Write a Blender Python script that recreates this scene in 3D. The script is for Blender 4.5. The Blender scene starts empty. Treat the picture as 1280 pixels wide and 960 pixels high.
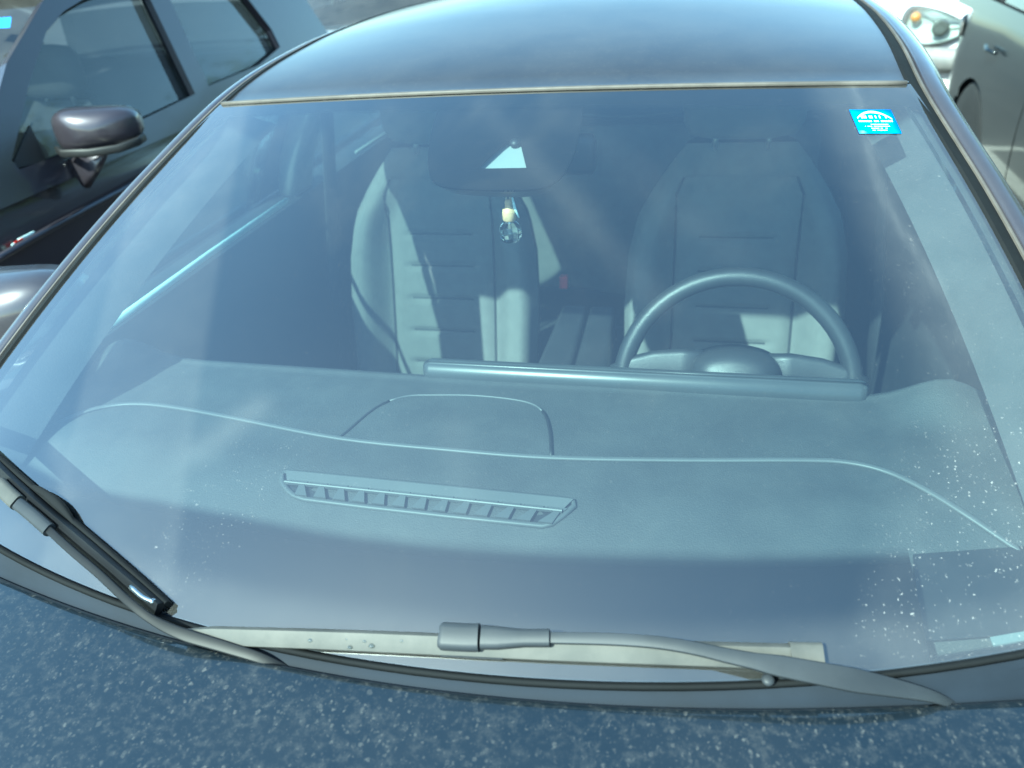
import bpy, bmesh, math, random
import numpy as np
from mathutils import Vector, Matrix
from mathutils.geometry import tessellate_polygon
random.seed(7); rng = np.random.default_rng(7)
S = bpy.context.scene
COL = S.collection
# ------------------------------------------------------------------ camera
CAM = np.array([.30, -.475, 1.633]); YAW, PITCH, ROLL, F = .273, .5358, -.0856, 994.0
def cam_axes():
    cy, sy = math.cos(YAW), math.sin(YAW); cp, sp = math.cos(PITCH), math.sin(PITCH)
    f = np.array([-sy*cp, cy*cp, -sp]); r = np.array([cy, sy, 0.]); u = np.cross(r, f)
    cr, sr = math.cos(ROLL), math.sin(ROLL)
    return cr*r+sr*u, -sr*r+cr*u, f
AX = cam_axes()
def ray(px, py):
    d = (px-640)/F*AX[0]+(480-py)/F*AX[1]+AX[2]
    return d/np.linalg.norm(d)
def proj(P):
    d = np.asarray(P, float)-CAM; w = d@AX[2]
    return 640+F*(d@AX[0])/w, 480-F*(d@AX[1])/w
def at_z(px, py, z): d = ray(px, py); return CAM+d*((z-CAM[2])/d[2])
def at_y(px, py, y): d = ray(px, py); return CAM+d*((y-CAM[1])/d[1])
def at_plane(px, py, n, c): d = ray(px, py); n = np.array(n); return CAM+d*((c-n@CAM)/(n@d))
cam = bpy.data.cameras.new('camera'); camo = bpy.data.objects.new('camera', cam); COL.objects.link(camo)
M = Matrix.Identity(4)
for i in range(3):
    M[i][0] = AX[0][i]; M[i][1] = AX[1][i]; M[i][2] = -AX[2][i]; M[i][3] = CAM[i]
camo.matrix_world = M
cam.sensor_width = 36; cam.lens = F/1280*36; cam.clip_start = .02; cam.clip_end = 900
cam.dof.use_dof = True; cam.dof.focus_distance = 1.05; cam.dof.aperture_fstop = 4.5
S.camera = camo
# ------------------------------------------------------------------ materials
def new_mat(name):
    m = bpy.data.materials.new(name); m.use_nodes = True
    nt = m.node_tree; nt.nodes.clear()
    out = nt.nodes.new('ShaderNodeOutputMaterial')
    return m, nt, out
def N(nt, t, **kw):
    n = nt.nodes.new('ShaderNode'+t)
    for k, v in kw.items():
        if k in n.inputs: n.inputs[k].default_value = v
        else: setattr(n, k, v)
    return n
def math_node(nt, op, a, b=None, clamp=False):
    n = nt.nodes.new('ShaderNodeMath'); n.operation = op; n.use_clamp = clamp
    for i, x in enumerate((a, b)):
        if x is None: continue
        if isinstance(x, (int, float)): n.inputs[i].default_value = x
        else: nt.links.new(x, n.inputs[i])
    return n.outputs[0]
def mix_col(nt, fac, a, b):
    n = nt.nodes.new('ShaderNodeMix'); n.data_type = 'RGBA'
    for s, x in ((0, fac), (6, a), (7, b)):
        if isinstance(x, (int, float)): n.inputs[s].default_value = x
        elif isinstance(x, tuple): n.inputs[s].default_value = (*x, 1) if len(x) == 3 else x
        else: nt.links.new(x, n.inputs[s])
    return n.outputs[2]
def ramp(nt, src, lo, hi, a=0., b=1.):
    n = nt.nodes.new('ShaderNodeMapRange'); n.interpolation_type = 'SMOOTHSTEP'
    nt.links.new(src, n.inputs[0])
    n.inputs[1].default_value = lo; n.inputs[2].default_value = hi; n.inputs[3].default_value = a; n.inputs[4].default_value = b
    return n.outputs[0]
def objcoord(nt, scale=(1, 1, 1)):
    tc = N(nt, 'TexCoord'); mp = N(nt, 'Mapping'); mp.inputs['Scale'].default_value = scale
    nt.links.new(tc.outputs['Object'], mp.inputs['Vector']); return mp.outputs[0]
def noise(nt, co, scale, detail=4, rough=.55, dist=0.):
    n = N(nt, 'TexNoise'); n.inputs['Scale'].default_value = scale; n.inputs['Detail'].default_value = detail
    n.inputs['Roughness'].default_value = rough; n.inputs['Distortion'].default_value = dist
    nt.links.new(co, n.inputs['Vector']); return n.outputs['Fac']
def mat(name, col, rough=.5, metal=0., coat=0., var=.18, vscale=9., bump=0., bscale=400., spec=.5, dust=0., col2=None, trans=0.):
    """one real base colour with wear, grain and a thin film of dust"""
    m, nt, out = new_mat(name)
    p = N(nt, 'BsdfPrincipled'); nt.links.new(p.outputs[0], out.inputs[0])
    co = objcoord(nt)
    nz = noise(nt, co, vscale, 5)
    c2 = col2 or tuple(min(1, c*(1+var)) for c in col); c1 = tuple(c*(1-var) for c in col)
    c = mix_col(nt, ramp(nt, nz, .3, .7), c1, c2)
    if dust > 0:
        d = math_node(nt, 'MULTIPLY', ramp(nt, noise(nt, co, 14, 8, .7), .35, .75), dust)
        c = mix_col(nt, d, c, (.42, .38, .33))
    nt.links.new(c, p.inputs['Base Color'])
    r = math_node(nt, 'ADD', math_node(nt, 'MULTIPLY', nz, .16), rough-.08, True); nt.links.new(r, p.inputs['Roughness'])
    p.inputs['Metallic'].default_value = metal; p.inputs['Coat Weight'].default_value = coat; p.inputs['Coat Roughness'].default_value = .06
    p.inputs['Specular IOR Level'].default_value = spec
    p.inputs['Transmission Weight'].default_value = trans
    if bump > 0:
        b = N(nt, 'Bump'); b.inputs['Strength'].default_value = bump; b.inputs['Distance'].default_value = .002
        nt.links.new(noise(nt, co, bscale, 3), b.inputs['Height']); nt.links.new(b.outputs[0], p.inputs['Normal'])
    return m
def spots(nt, co, scale, keep, rmin, rmax, warp=.5):
    """dried water spots and pollen flecks: irregular, some cells empty"""
    wn = N(nt, 'TexNoise'); wn.inputs['Scale'].default_value = scale*1.6; wn.inputs['Detail'].default_value = 3
    nt.links.new(co, wn.inputs['Vector'])
    sub = N(nt, 'VectorMath', operation='SUBTRACT'); nt.links.new(wn.outputs['Color'], sub.inputs[0]); sub.inputs[1].default_value = (.5, .5, .5)
    sc = N(nt, 'VectorMath', operation='SCALE'); nt.links.new(sub.outputs[0], sc.inputs[0]); sc.inputs['Scale'].default_value = warp*2/scale
    ad = N(nt, 'VectorMath', operation='ADD'); nt.links.new(co, ad.inputs[0]); nt.links.new(sc.outputs[0], ad.inputs[1])
    v = N(nt, 'TexVoronoi'); v.inputs['Scale'].default_value = scale; nt.links.new(ad.outputs[0], v.inputs['Vector'])
    sep = N(nt, 'SeparateColor'); nt.links.new(v.outputs['Color'], sep.inputs[0])
    rad = math_node(nt, 'ADD', math_node(nt, 'MULTIPLY', math_node(nt, 'POWER', sep.outputs[0], 2.5), rmax-rmin), rmin)
    inside = math_node(nt, 'MULTIPLY', math_node(nt, 'SUBTRACT', rad, v.outputs['Distance']), 9., True)
    on = math_node(nt, 'LESS_THAN', sep.outputs[1], keep)
    stren = math_node(nt, 'ADD', math_node(nt, 'MULTIPLY', sep.outputs[2], .8), .2)
    return math_node(nt, 'MULTIPLY', math_node(nt, 'MULTIPLY', inside, on), stren)
def paint(name, col, metal=.35, rough=.32, spot=0., film=.04, coatr=.05, sscale=60., coatw=1.):
    m, nt, out = new_mat(name)
    p = N(nt, 'BsdfPrincipled'); p.inputs['Base Color'].default_value = (*col, 1)
    p.inputs['Metallic'].default_value = metal; p.inputs['Roughness'].default_value = rough
    p.inputs['Coat Weight'].default_value = coatw; p.inputs['Coat Roughness'].default_value = coatr; p.inputs['Coat IOR'].default_value = 1.55
    co = objcoord(nt)
    d = N(nt, 'BsdfDiffuse'); d.inputs['Color'].default_value = (.50, .47, .42, 1)
    fac = math_node(nt, 'MULTIPLY', ramp(nt, noise(nt, co, 7, 7, .65), .2, .8, .5, 1.5), film)
    if spot > 0:
        co2 = objcoord(nt, (1, .8, 1))
        a = spots(nt, co2, sscale, .95, .10, .44, .42); b = spots(nt, co2, sscale*1.9, .85, .06, .42, .4); c = spots(nt, co2, sscale*.62, .30, .02, .30, .45)
        s = math_node(nt, 'MAXIMUM', math_node(nt, 'MULTIPLY', a, 1.), math_node(nt, 'MULTIPLY', b, .55))
        s = math_node(nt, 'MAXIMUM', s, math_node(nt, 'MULTIPLY', c, .8))
        s = math_node(nt, 'MULTIPLY', s, ramp(nt, noise(nt, co, 220, 4, .7), .3, .65, .2, 1.))
        d_ = spots(nt, co, sscale*1.25, .95, .10, .46, .45); e_ = spots(nt, co2, sscale*.8, .8, .05, .40, .5)
        s = math_node(nt, 'MAXIMUM', s, math_node(nt, 'MULTIPLY', d_, .55)); s = math_node(nt, 'MAXIMUM', s, math_node(nt, 'MULTIPLY', e_, .5))
        s = math_node(nt, 'ADD', s, ramp(nt, noise(nt, co, 90, 6, .7), .46, .70, 0., .34))
        s = math_node(nt, 'MULTIPLY', s, ramp(nt, noise(nt, co, 5, 3), .3, .65, .65, 1.))
        fac = math_node(nt, 'ADD', fac, math_node(nt, 'MULTIPLY', s, spot), True)
    mx = N(nt, 'MixShader'); nt.links.new(fac, mx.inputs[0]); nt.links.new(p.outputs[0], mx.inputs[1]); nt.links.new(d.outputs[0], mx.inputs[2])
    nt.links.new(mx.outputs[0], out.inputs[0])
    return m
def glass_mat(name, tint, refl=1.5, base_dust=.0, attr=None, rough=0.0, inner=None):
    """thin sheet glass: tinted see-through, Fresnel mirror, film of dust"""
    m, nt, out = new_mat(name)
    t = N(nt, 'BsdfTransparent'); t.inputs[0].default_value = (*tint, 1)
    g = N(nt, 'BsdfGlossy'); g.inputs['Roughness'].default_value = rough; g.inputs['Color'].default_value = (1, 1, 1, 1)
    fr = N(nt, 'Fresnel'); geo = N(nt, 'NewGeometry')
    nt.links.new(math_node(nt, 'SUBTRACT', 1.52, math_node(nt, 'MULTIPLY', geo.outputs['Backfacing'], 1.52-1/1.52)), fr.inputs['IOR'])
    f = math_node(nt, 'MULTIPLY', fr.outputs[0], refl, True)
    # seen from behind the same thin sheet reflects as from the front
    mx = N(nt, 'MixShader'); nt.links.new(f, mx.inputs[0]); nt.links.new(t.outputs[0], mx.inputs[1]); nt.links.new(g.outputs[0], mx.inputs[2])
    co = objcoord(nt)
    d = N(nt, 'BsdfDiffuse'); d.inputs['Color'].default_value = (.60, .585, .55, 1)
    fac = math_node(nt, 'MULTIPLY', ramp(nt, noise(nt, co, 6, 8, .68), .25, .75, .55, 1.45), base_dust)
    if attr:
        at = N(nt, 'Attribute'); at.attribute_name = attr
        st = N(nt, 'Attribute'); st.attribute_name = 'specks'
        tex = ramp(nt, noise(nt, objcoord(nt, (1, 1, 1)), 18, 6, .6), .3, .72, .8, 1.15)
        fac = math_node(nt, 'ADD', fac, math_node(nt, 'MULTIPLY', at.outputs['Fac'], tex))
        a = spots(nt, co, 110, .55, .03, .22, .5); b = spots(nt, co, 300, .9, .08, .36, .5)
        s = math_node(nt, 'MAXIMUM', a, math_node(nt, 'MULTIPLY', b, .7))
        fac = math_node(nt, 'ADD', fac, math_node(nt, 'MULTIPLY', math_node(nt, 'MULTIPLY', s, .55), st.outputs['Fac']), True)
    m2 = N(nt, 'MixShader'); nt.links.new(fac, m2.inputs[0]); nt.links.new(mx.outputs[0], m2.inputs[1]); nt.links.new(d.outputs[0], m2.inputs[2])
    nt.links.new(m2.outputs[0], out.inputs[0])
    return m
def faded_mat(name, col, rough=.9, attr='fade'):
    """baked black print with a dotted edge that thins out"""
    m, nt, out = new_mat(name)
    p = N(nt, 'BsdfPrincipled'); p.inputs['Base Color'].default_value = (*col, 1); p.inputs['Roughness'].default_value = rough; p.inputs['Specular IOR Level'].default_value = .1
    t = N(nt, 'BsdfTransparent'); at = N(nt, 'Attribute'); at.attribute_name = attr
    mx = N(nt, 'MixShader'); nt.links.new(at.outputs['Fac'], mx.inputs[0]); nt.links.new(t.outputs[0], mx.inputs[1]); nt.links.new(p.outputs[0], mx.inputs[2])
    nt.links.new(mx.outputs[0], out.inputs[0]); return m

MT = {}
MT['navy'] = paint('navy_hood_paint', (.007, .017, .029), .5, .34, spot=.125, film=.008, sscale=175)
MT['dark_paint'] = paint('dusty_dark_body_paint', (.022, .020, .034), .3, .38, spot=.0, film=.035, coatr=.12)
MT['roof_paint'] = paint('dark_roof_paint', (.010, .011, .018), .3, .36, spot=.03, film=.03, coatr=.12, coatw=.55, sscale=120)
MT['left_paint'] = paint('dark_violet_grey_paint', (.034, .028, .040), .40, .36, film=.012, coatr=.08, coatw=.8)
MT['grey_paint'] = paint('charcoal_paint', (.010, .015, .020), .3, .32, film=.0, coatw=.6)
MT['white_paint'] = paint('white_car_paint', (.78, .78, .77), 0., .35, film=.03)
MT['silver_paint'] = paint('silver_car_paint', (.50, .52, .52), .6, .35, film=.03)
MT['rubber'] = mat('black_rubber', (.008, .009, .010), .8, dust=.0, spec=.15, bump=.1, bscale=250)
MT['moulding'] = mat('dusty_trim_moulding', (.075, .066, .058), .6, dust=.12)
MT['wiper'] = mat('wiper_plastic', (.026, .030, .036), .48, dust=.01, bump=.03, spec=.3)
MT['wiper_black'] = mat('black_wiper_arm', (.008, .009, .011), .45, spec=.2)
MT['blade'] = mat('dusty_wiper_blade', (.046, .047, .044), .6, dust=.08, bump=.03)
MT['cowl'] = mat('cowl_plastic', (.012, .017, .026), .7, dust=.0, spec=.2)
MT['dash'] = mat('grained_dash_plastic', (.042, .043, .043), .62, var=.12, vscale=9, bump=.5, bscale=520, dust=.035)
MT['seam_and_highlight'] = mat('pale_seam_and_highlight', (.085, .085, .085), .5, var=.05)
MT['vent'] = mat('vent_plastic', (.062, .064, .064), .5, var=.08)
MT['black'] = mat('black_plastic', (.012, .012, .013), .5)
MT['liner'] = mat('headliner_cloth', (.055, .056, .058), .9, bump=.3)
MT['door'] = mat('door_trim_plastic', (.028, .029, .031), .6, bump=.2)
MT['seat'] = mat('grey_seat_cloth', (.155, .155, .144), .85, var=.06, vscale=30, bump=.4, bscale=500)
MT['seam'] = mat('dark_seat_stitching', (.03, .03, .03), .8)
MT['leather'] = mat('wheel_leather', (.024, .025, .027), .42, bump=.2, bscale=600)
MT['carpet'] = mat('dark_carpet', (.035, .035, .037), .95)
MT['screen'] = mat('display_housing', (.045, .047, .048), .34, var=.06)
MT['chrome'] = mat('brushed_trim', (.60, .62, .62), .28, 1.)
MT['pillar'] = mat('pillar_trim', (.33, .33, .32), .8)
MT['tyre'] = mat('tyre_rubber', (.015, .015, .015), .85, bump=.3)
MT['alloy'] = mat('alloy_metal', (.45, .45, .46), .32, .9)
MT['lens_amber'] = mat('amber_lens', (.75, .26, .03), .2, coat=1)
MT['lens_red'] = mat('red_lens', (.35, .01, .01), .25, coat=1)
MT['lamp'] = mat('headlight_reflector', (.85, .86, .86), .35, .3)
MT['lampdark'] = mat('headlight_bezel', (.10, .10, .10), .4)
MT['plastic_grey'] = mat('grey_bumper_plastic', (.16, .165, .165), .6, dust=.2)
MT['cyan'] = mat('cyan_sticker', (.008, .20, .72), .5, var=.03)
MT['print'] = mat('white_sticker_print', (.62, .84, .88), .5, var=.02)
MT['wood'] = mat('pale_wood', (.62, .42, .22), .6, var=.12, vscale=120)
MT['cord'] = mat('beige_cord', (.50, .42, .30), .9)
MT['red'] = mat('red_plastic', (.5, .03, .02), .4)
MT['paper'] = mat('pale_paper', (.16, .19, .19), .7, var=.05)
MT['bracket'] = mat('pale_bracket', (.22, .25, .245), .7, var=.04)
MT['frit'] = faded_mat('black_ceramic_print', (.004, .0035, .004))
MT['wind'] = glass_mat('dusty_windscreen_glass', (.80, .93, .93), 3.9, base_dust=.002, attr='dust')
MT['sideglass'] = glass_mat('side_window_glass', (.72, .80, .78), 1.5, base_dust=.03)
MT['darkglass'] = glass_mat('tinted_window_glass', (.30, .33, .34), 1.5, base_dust=.045, rough=.05)
def clear_glass():
    m, nt, out = new_mat('clear_bottle_glass')
    g = N(nt, 'BsdfGlass'); g.inputs['IOR'].default_value = 1.45; g.inputs['Roughness'].default_value = .0
    g.inputs['Color'].default_value = (.95, .98, .97, 1); nt.links.new(g.outputs[0], out.inputs[0]); return m
MT['bottle'] = clear_glass()
def asphalt():
    m, nt, out = new_mat('asphalt')
    p = N(nt, 'BsdfPrincipled'); nt.links.new(p.outputs[0], out.inputs[0]); co = objcoord(nt)
    c = mix_col(nt, ramp(nt, noise(nt, co, 1.1, 6), .3, .7), (.050, .050, .048), (.085, .082, .076))
    c = mix_col(nt, ramp(nt, noise(nt, co, 160, 2), .5, .72), c, (.16, .155, .145))
    nt.links.new(c, p.inputs['Base Color']); p.inputs['Roughness'].default_value = .9
    b = N(nt, 'Bump'); b.inputs['Strength'].default_value = .5; b.inputs['Distance'].default_value = .006
    nt.links.new(noise(nt, co, 180, 3), b.inputs['Height']); nt.links.new(b.outputs[0], p.inputs['Normal']); return m
MT['asphalt'] = asphalt()
MT['drop'] = glass_mat('water', (.75, .78, .78), 2.2)
MT['line'] = mat('worn_line_paint', (.62, .60, .52), .8, var=.2, vscale=25, dust=.35)
MT['kerb'] = mat('kerb_concrete', (.33, .32, .29), .9, bump=.4, bscale=90)
def leafmat():
    m, nt, out = new_mat('leaf_green')
    p = N(nt, 'BsdfPrincipled'); nt.links.new(p.outputs[0], out.inputs[0])
    oi = N(nt, 'NewGeometry')
    c = mix_col(nt, oi.outputs['Random Per Island'], (.045, .085, .018), (.12, .15, .035))
    nt.links.new(c, p.inputs['Base Color']); p.inputs['Roughness'].default_value = .6; return m
MT['leaf'] = leafmat(); MT['bark'] = mat('bark', (.10, .075, .05), .9, bump=.6, bscale=40)
MT['grass'] = mat('verge_grass', (.06, .09, .025), .9, var=.4, vscale=3, bump=.6, bscale=60)
# ------------------------------------------------------------------ building helpers
BASE = {}
def tag(o, label=None, cat=None, group=None, kind=None):
    for k, v in (('label', label), ('category', cat), ('group', group), ('kind', kind)):
        if v: o[k] = v
    return o
def empty(name, loc, label, cat, group=None):
    o = bpy.data.objects.new(name, None); COL.objects.link(o); o.location = loc; o.empty_display_size = .2
    BASE[o] = Vector(loc); return tag(o, label, cat, group)
def part(name, verts, faces, m, parent=None, smooth=True, attrs=None, bevel=0., solid=0., label=None, sub=0, auto=None, mats=None, midx=None, soff=-1.):
    me = bpy.data.meshes.new(name); b = BASE.get(parent, Vector((0, 0, 0)))
    me.from_pydata([tuple(float(c)-b[i] for i, c in enumerate(v)) for v in verts], [], [tuple(int(i) for i in f) for f in faces])
    me.validate(); o = bpy.data.objects.new(name, me); COL.objects.link(o)
    for mm in (mats or [m]): me.materials.append(mm)
    if midx is not None:
        for pl, i in zip(me.polygons, midx): pl.material_index = i
    if smooth: me.polygons.foreach_set('use_smooth', [True]*len(me.polygons))
    for k, vals in (attrs or {}).items():
        a = me.attributes.new(k, 'FLOAT', 'POINT'); a.data.foreach_set('value', [float(x) for x in vals])
    if parent is not None: o.parent = parent; BASE[o] = b
    if auto is not None:
        bm = bmesh.new(); bm.from_mesh(me)
        for e in bm.edges:
            if len(e.link_faces) == 2 and e.calc_face_angle(0) > math.radians(auto): e.smooth = False
        bm.to_mesh(me); bm.free()
    if solid:
        md = o.modifiers.new('solid', 'SOLIDIFY'); md.thickness = solid; md.offset = soff
    if bevel:
        md = o.modifiers.new('bevel', 'BEVEL'); md.width = bevel; md.segments = 3; md.limit_method = 'ANGLE'; md.angle_limit = math.radians(35)
    if sub:
        md = o.modifiers.new('sub', 'SUBSURF'); md.levels = sub; md.render_levels = sub
    if label: o['label'] = label
    return o
class MB:
    def __init__(s): s.v = []; s.f = []
    def add(s, v, f):
        n = len(s.v); s.v += [tuple(map(float, x)) for x in v]; s.f += [tuple(i+n for i in q) for q in f]; return s
    def box(s, c, d, rot=None):
        v = [np.array([x*d[0]/2, y*d[1]/2, z*d[2]/2]) for x in (-1, 1) for y in (-1, 1) for z in (-1, 1)]
        if rot is not None: v = [np.array(rot@Vector(q)) for q in v]
        return s.add([q+np.array(c) for q in v], [(0, 1, 3, 2), (4, 6, 7, 5), (0, 4, 5, 1), (2, 3, 7, 6), (0, 2, 6, 4), (1, 5, 7, 3)])
    def sweep(s, path, prof, normals=None, scale=None, closed=False, cap=True):
        P = [np.array(p, float) for p in path]; n = len(P); k = len(prof); V = []
        for i in range(n):
            t = (P[(i+1) % n]-P[i-1]) if closed else (P[min(i+1, n-1)]-P[max(i-1, 0)]); t = t/np.linalg.norm(t)
            up = np.array(normals[i] if normals is not None and len(normals) == n else (normals[0] if normals is not None else (0, 0, 1)), float)
            sd = np.cross(t, up)
            if np.linalg.norm(sd) < 1e-4: sd = np.cross(t, (1, 0, 0))
            sd /= np.linalg.norm(sd); up = np.cross(sd, t)
            q = 1. if scale is None else scale[i]
            qa, qb = (q if isinstance(q, (tuple, list)) else (q, q))
            V += [P[i]+sd*a*qa+up*b*qb for a, b in prof]
        Fs = []
        for i in range(n if closed else n-1):
            j = (i+1) % n
            for a in range(k): Fs.append((i*k+a, i*k+(a+1) % k, j*k+(a+1) % k, j*k+a))
        if not closed and cap: Fs += [tuple(range(k))[::-1], tuple((n-1)*k+a for a in range(k))]
        return s.add(V, Fs)
    def tube(s, path, r, k=10, **kw): return s.sweep(path, circ(r, k), **kw)
    def lathe(s, c, prof, k=24, rot=None):
        V = []; Fs = []
        for r, z in prof:
            for a in range(k):
                q = Vector((r*math.cos(2*math.pi*a/k), r*math.sin(2*math.pi*a/k), z))
                if rot is not None: q = rot@q
                V.append(np.array(q)+np.array(c))
        for i in range(len(prof)-1):
            for a in range(k): Fs.append((i*k+a, i*k+(a+1) % k, (i+1)*k+(a+1) % k, (i+1)*k+a))
        Fs += [tuple(range(k))[::-1], tuple((len(prof)-1)*k+a for a in range(k))]
        return s.add(V, Fs)
    def grid(s, fn, us, vs, flip=False):
        V = [fn(u, v) for v in vs for u in us]; k = len(us); Fs = []
        for j in range(len(vs)-1):
            for i in range(k-1):
                q = (j*k+i, j*k+i+1, (j+1)*k+i+1, (j+1)*k+i); Fs.append(q[::-1] if flip else q)
        return s.add(V, Fs)
    def build(s, name, m, parent=None, **kw): return part(name, s.v, s.f, m, parent, **kw)
def circ(r, k=10, ry=None): return [(r*math.cos(2*math.pi*a/k), (ry or r)*math.sin(2*math.pi*a/k)) for a in range(k)]
def rrect(w, h, r=.3, k=4):
    r = min(w, h)*r; out = []
    for cx, cy, a0 in ((w/2-r, h/2-r, 0), (-w/2+r, h/2-r, 90), (-w/2+r, -h/2+r, 180), (w/2-r, -h/2+r, 270)):
        for i in range(k+1):
            a = math.radians(a0+90*i/k); out.append((cx+r*math.cos(a), cy+r*math.sin(a)))
    return out
def lin(a, b, n): return list(np.linspace(a, b, n))
def catmull(pts, n=8):
    P = [np.array(p, float) for p in pts]; P = [2*P[0]-P[1]]+P+[2*P[-1]-P[-2]]; out = []
    for i in range(1, len(P)-2):
        for k in range(n):
            t = k/n; a, b, c, d = P[i-1:i+3]
            out.append(.5*((2*b)+(c-a)*t+(2*a-5*b+4*c-d)*t*t+(3*b-a-3*c+d)*t**3))
    out.append(P[-2]); return out
def tess(outline, holes=()):
    loops = [[Vector((p[0], p[1], 0)) for p in outline]]+[[Vector((p[0], p[1], 0)) for p in h] for h in holes]
    return [p for l in loops for p in l], tessellate_polygon(loops)
def sstep(a, b, x):
    t = min(1, max(0, (x-a)/(b-a))); return t*t*(3-2*t)
# ------------------------------------------------------------------ the windscreen surface
def G(u, v):
    xb, xt = .745*u, .575*u
    b = np.array([xb, .020+.255*xb*xb+.06*abs(xb)**4, .987+.03*u*u]); t = np.array([xt, .857-.038*(1-u*u), 1.37+.015*(1-u*u)])
    p = b+(t-b)*v; q = 4*v*(1-v)
    return p+np.array([.012*u*abs(u)*q, -.007*q, .014*q])
def GN(u, v):
    e = 1e-3; n = np.cross(G(u+e, v)-G(u-e, v), G(u, v+e)-G(u, v-e)); return n/np.linalg.norm(n)
def uvG(px, py):
    d = ray(px, py); x = np.array([0., .4, 1.3])
    for _ in range(25):
        f = G(x[0], x[1])-CAM-d*x[2]; J = np.zeros((3, 3)); e = 1e-4
        J[:, 0] = (G(x[0]+e, x[1])-G(x[0]-e, x[1]))/(2*e); J[:, 1] = (G(x[0], x[1]+e)-G(x[0], x[1]-e))/(2*e); J[:, 2] = -d
        s = np.linalg.solve(J, -f); x = x+np.clip(s, -.4, .4)
    return x[0], x[1]
def onG(px, py, h=0.):
    u, v = uvG(px, py); return G(u, v)+GN(u, v)*h
# ------------------------------------------------------------------ THE DARK CAR IN FRONT
car = empty('parked_car', (0, 1.3, 0), 'dusty dark navy car seen close from its bonnet, wipers parked low', 'car', 'cars parked around the lot')
def edge_y(x): return .25*x*x+.0
def hood_fn(u, v):                 # v 0 at the rear edge, runs to the nose
    x = .80*u; ye = edge_y(x); L = 1.055-.12*u*u
    t = v*L; z = .987-.055*t-.10*t*t-.035*abs(u)**5-.002
    return np.array([x, ye-t, z])
hv = [0, .004, .01, .02, .04]+lin(.07, 1, 30)
b = MB(); us = lin(-1, 1, 49)
def hood_roll(u, v):
    p = hood_fn(u, max(v, 0))
    if v < 0: p = p+np.array([0, -.004*(1-abs(v)), -.022*abs(v)])
    elif v < .012: p[2] -= .0035*(1-v/.012)**2
    return p
b.grid(hood_roll, us, [-1, -.5]+hv, flip=True)
hood = b.build('hood', MT['navy'], car)
# cowl between bonnet and glass
def glass_low(x):
    u = max(-1, min(1, x/.745)); return G(u, 0)
b = MB()
def cowl(u, v):
    x = .76*u; g = glass_low(x); yh = edge_y(x)-.02
    zb_ = hood_fn(u, 0)[2]-.016; return np.array([x, yh+.012+(g[1]+.003-yh-.012)*v, zb_+(g[2]-.002-zb_)*sstep(-.1, 1., v)])
b.grid(cowl, lin(-1, 1, 41), [0, .25, .5, .75, 1], flip=False)
b.build('cowl', MT['cowl'], car)
b = MB(); pth = [G(u, 0)+np.array([0, -.006, .001]) for u in lin(-1, 1, 41)]
b.sweep(pth, [(-.0025, -.004), (.0025, -.004), (.0025, .002), (-.0025, .002)])
b.build('cowl_seal', MT['rubber'], car)
# glass
NU, NV = 181, 121
V = []; dust = []; speck = []
for j in range(NV):
    for i in range(NU):
        u, v = -1+2*i/(NU-1), j/(NV-1); p = G(u, v); V.append(p)
        x = p[0]; s = v*.93
        d = .11*sstep(.075, .03, v)                                     # unswept strip below the blades
        rp = np.array([.42, .05]); q = np.array([x, s*1.0+.05+.25*x*x]); dx, dy = q-rp; rad = math.hypot(dx, dy); ang = math.degrees(math.atan2(dy, dx))
        z = sstep(78, 62, ang)*sstep(.05, .12, rad)*sstep(.36, .24, v) if dx > -.05 else 0
        d += .06*z; sp = .55*z+.05
        e = .70-.165*v-abs(x)
        if x > 0:
            st = sstep(.130, .055, e); d += .13*st*(.4+.6*sstep(.1, .5, v)); sp += .14*st
            d += .10*math.exp(-((e-.055-.012*math.sin(11*v))/.006)**2)*sstep(.3, .6, v)
        else:
            st = sstep(.10, .01, e); d += .05*st
            w = sstep(.30, .22, v)*sstep(-.23, -.33, x)*sstep(-.48, -.40, x); d += .07*sstep(.11, .09, abs(x+.36+.25*v)); sp += .25*sstep(.08, .04, abs(x+.30-.35*v))*sstep(.32, .2, v)
        # soft pale streaks, the first running down from the sensor housing
        for x0, v0, x1, v1, wd, am in ((-.07, .97, .25, .50, .020, .035), (.10, .9, .33, .6, .03, .018), (-.30, .22, -.24, .30, .022, .09), (-.52, .16, -.47, .10, .018, .07), (-.62, .5, -.5, .9, .05, .03), (.02, .3, .06, .18, .02, .03)):
            t = max(0, min(1, ((x-x0)*(x1-x0)+(v-v0)*(v1-v0))/((x1-x0)**2+(v1-v0)**2))); dd = math.hypot(x-x0-t*(x1-x0), v-v0-t*(v1-v0))
            d += am*math.exp(-(dd/wd)**2)
        dust.append(d*.30); speck.append(sp)
Fc = [(j*NU+i, j*NU+i+1, (j+1)*NU+i+1, (j+1)*NU+i) for j in range(NV-1) for i in range(NU-1)]
wind = part('windscreen', V, Fc, MT['wind'], car, attrs={'dust': dust, 'specks': speck}, label='curved dusty windscreen reflecting blue sky')
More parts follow.
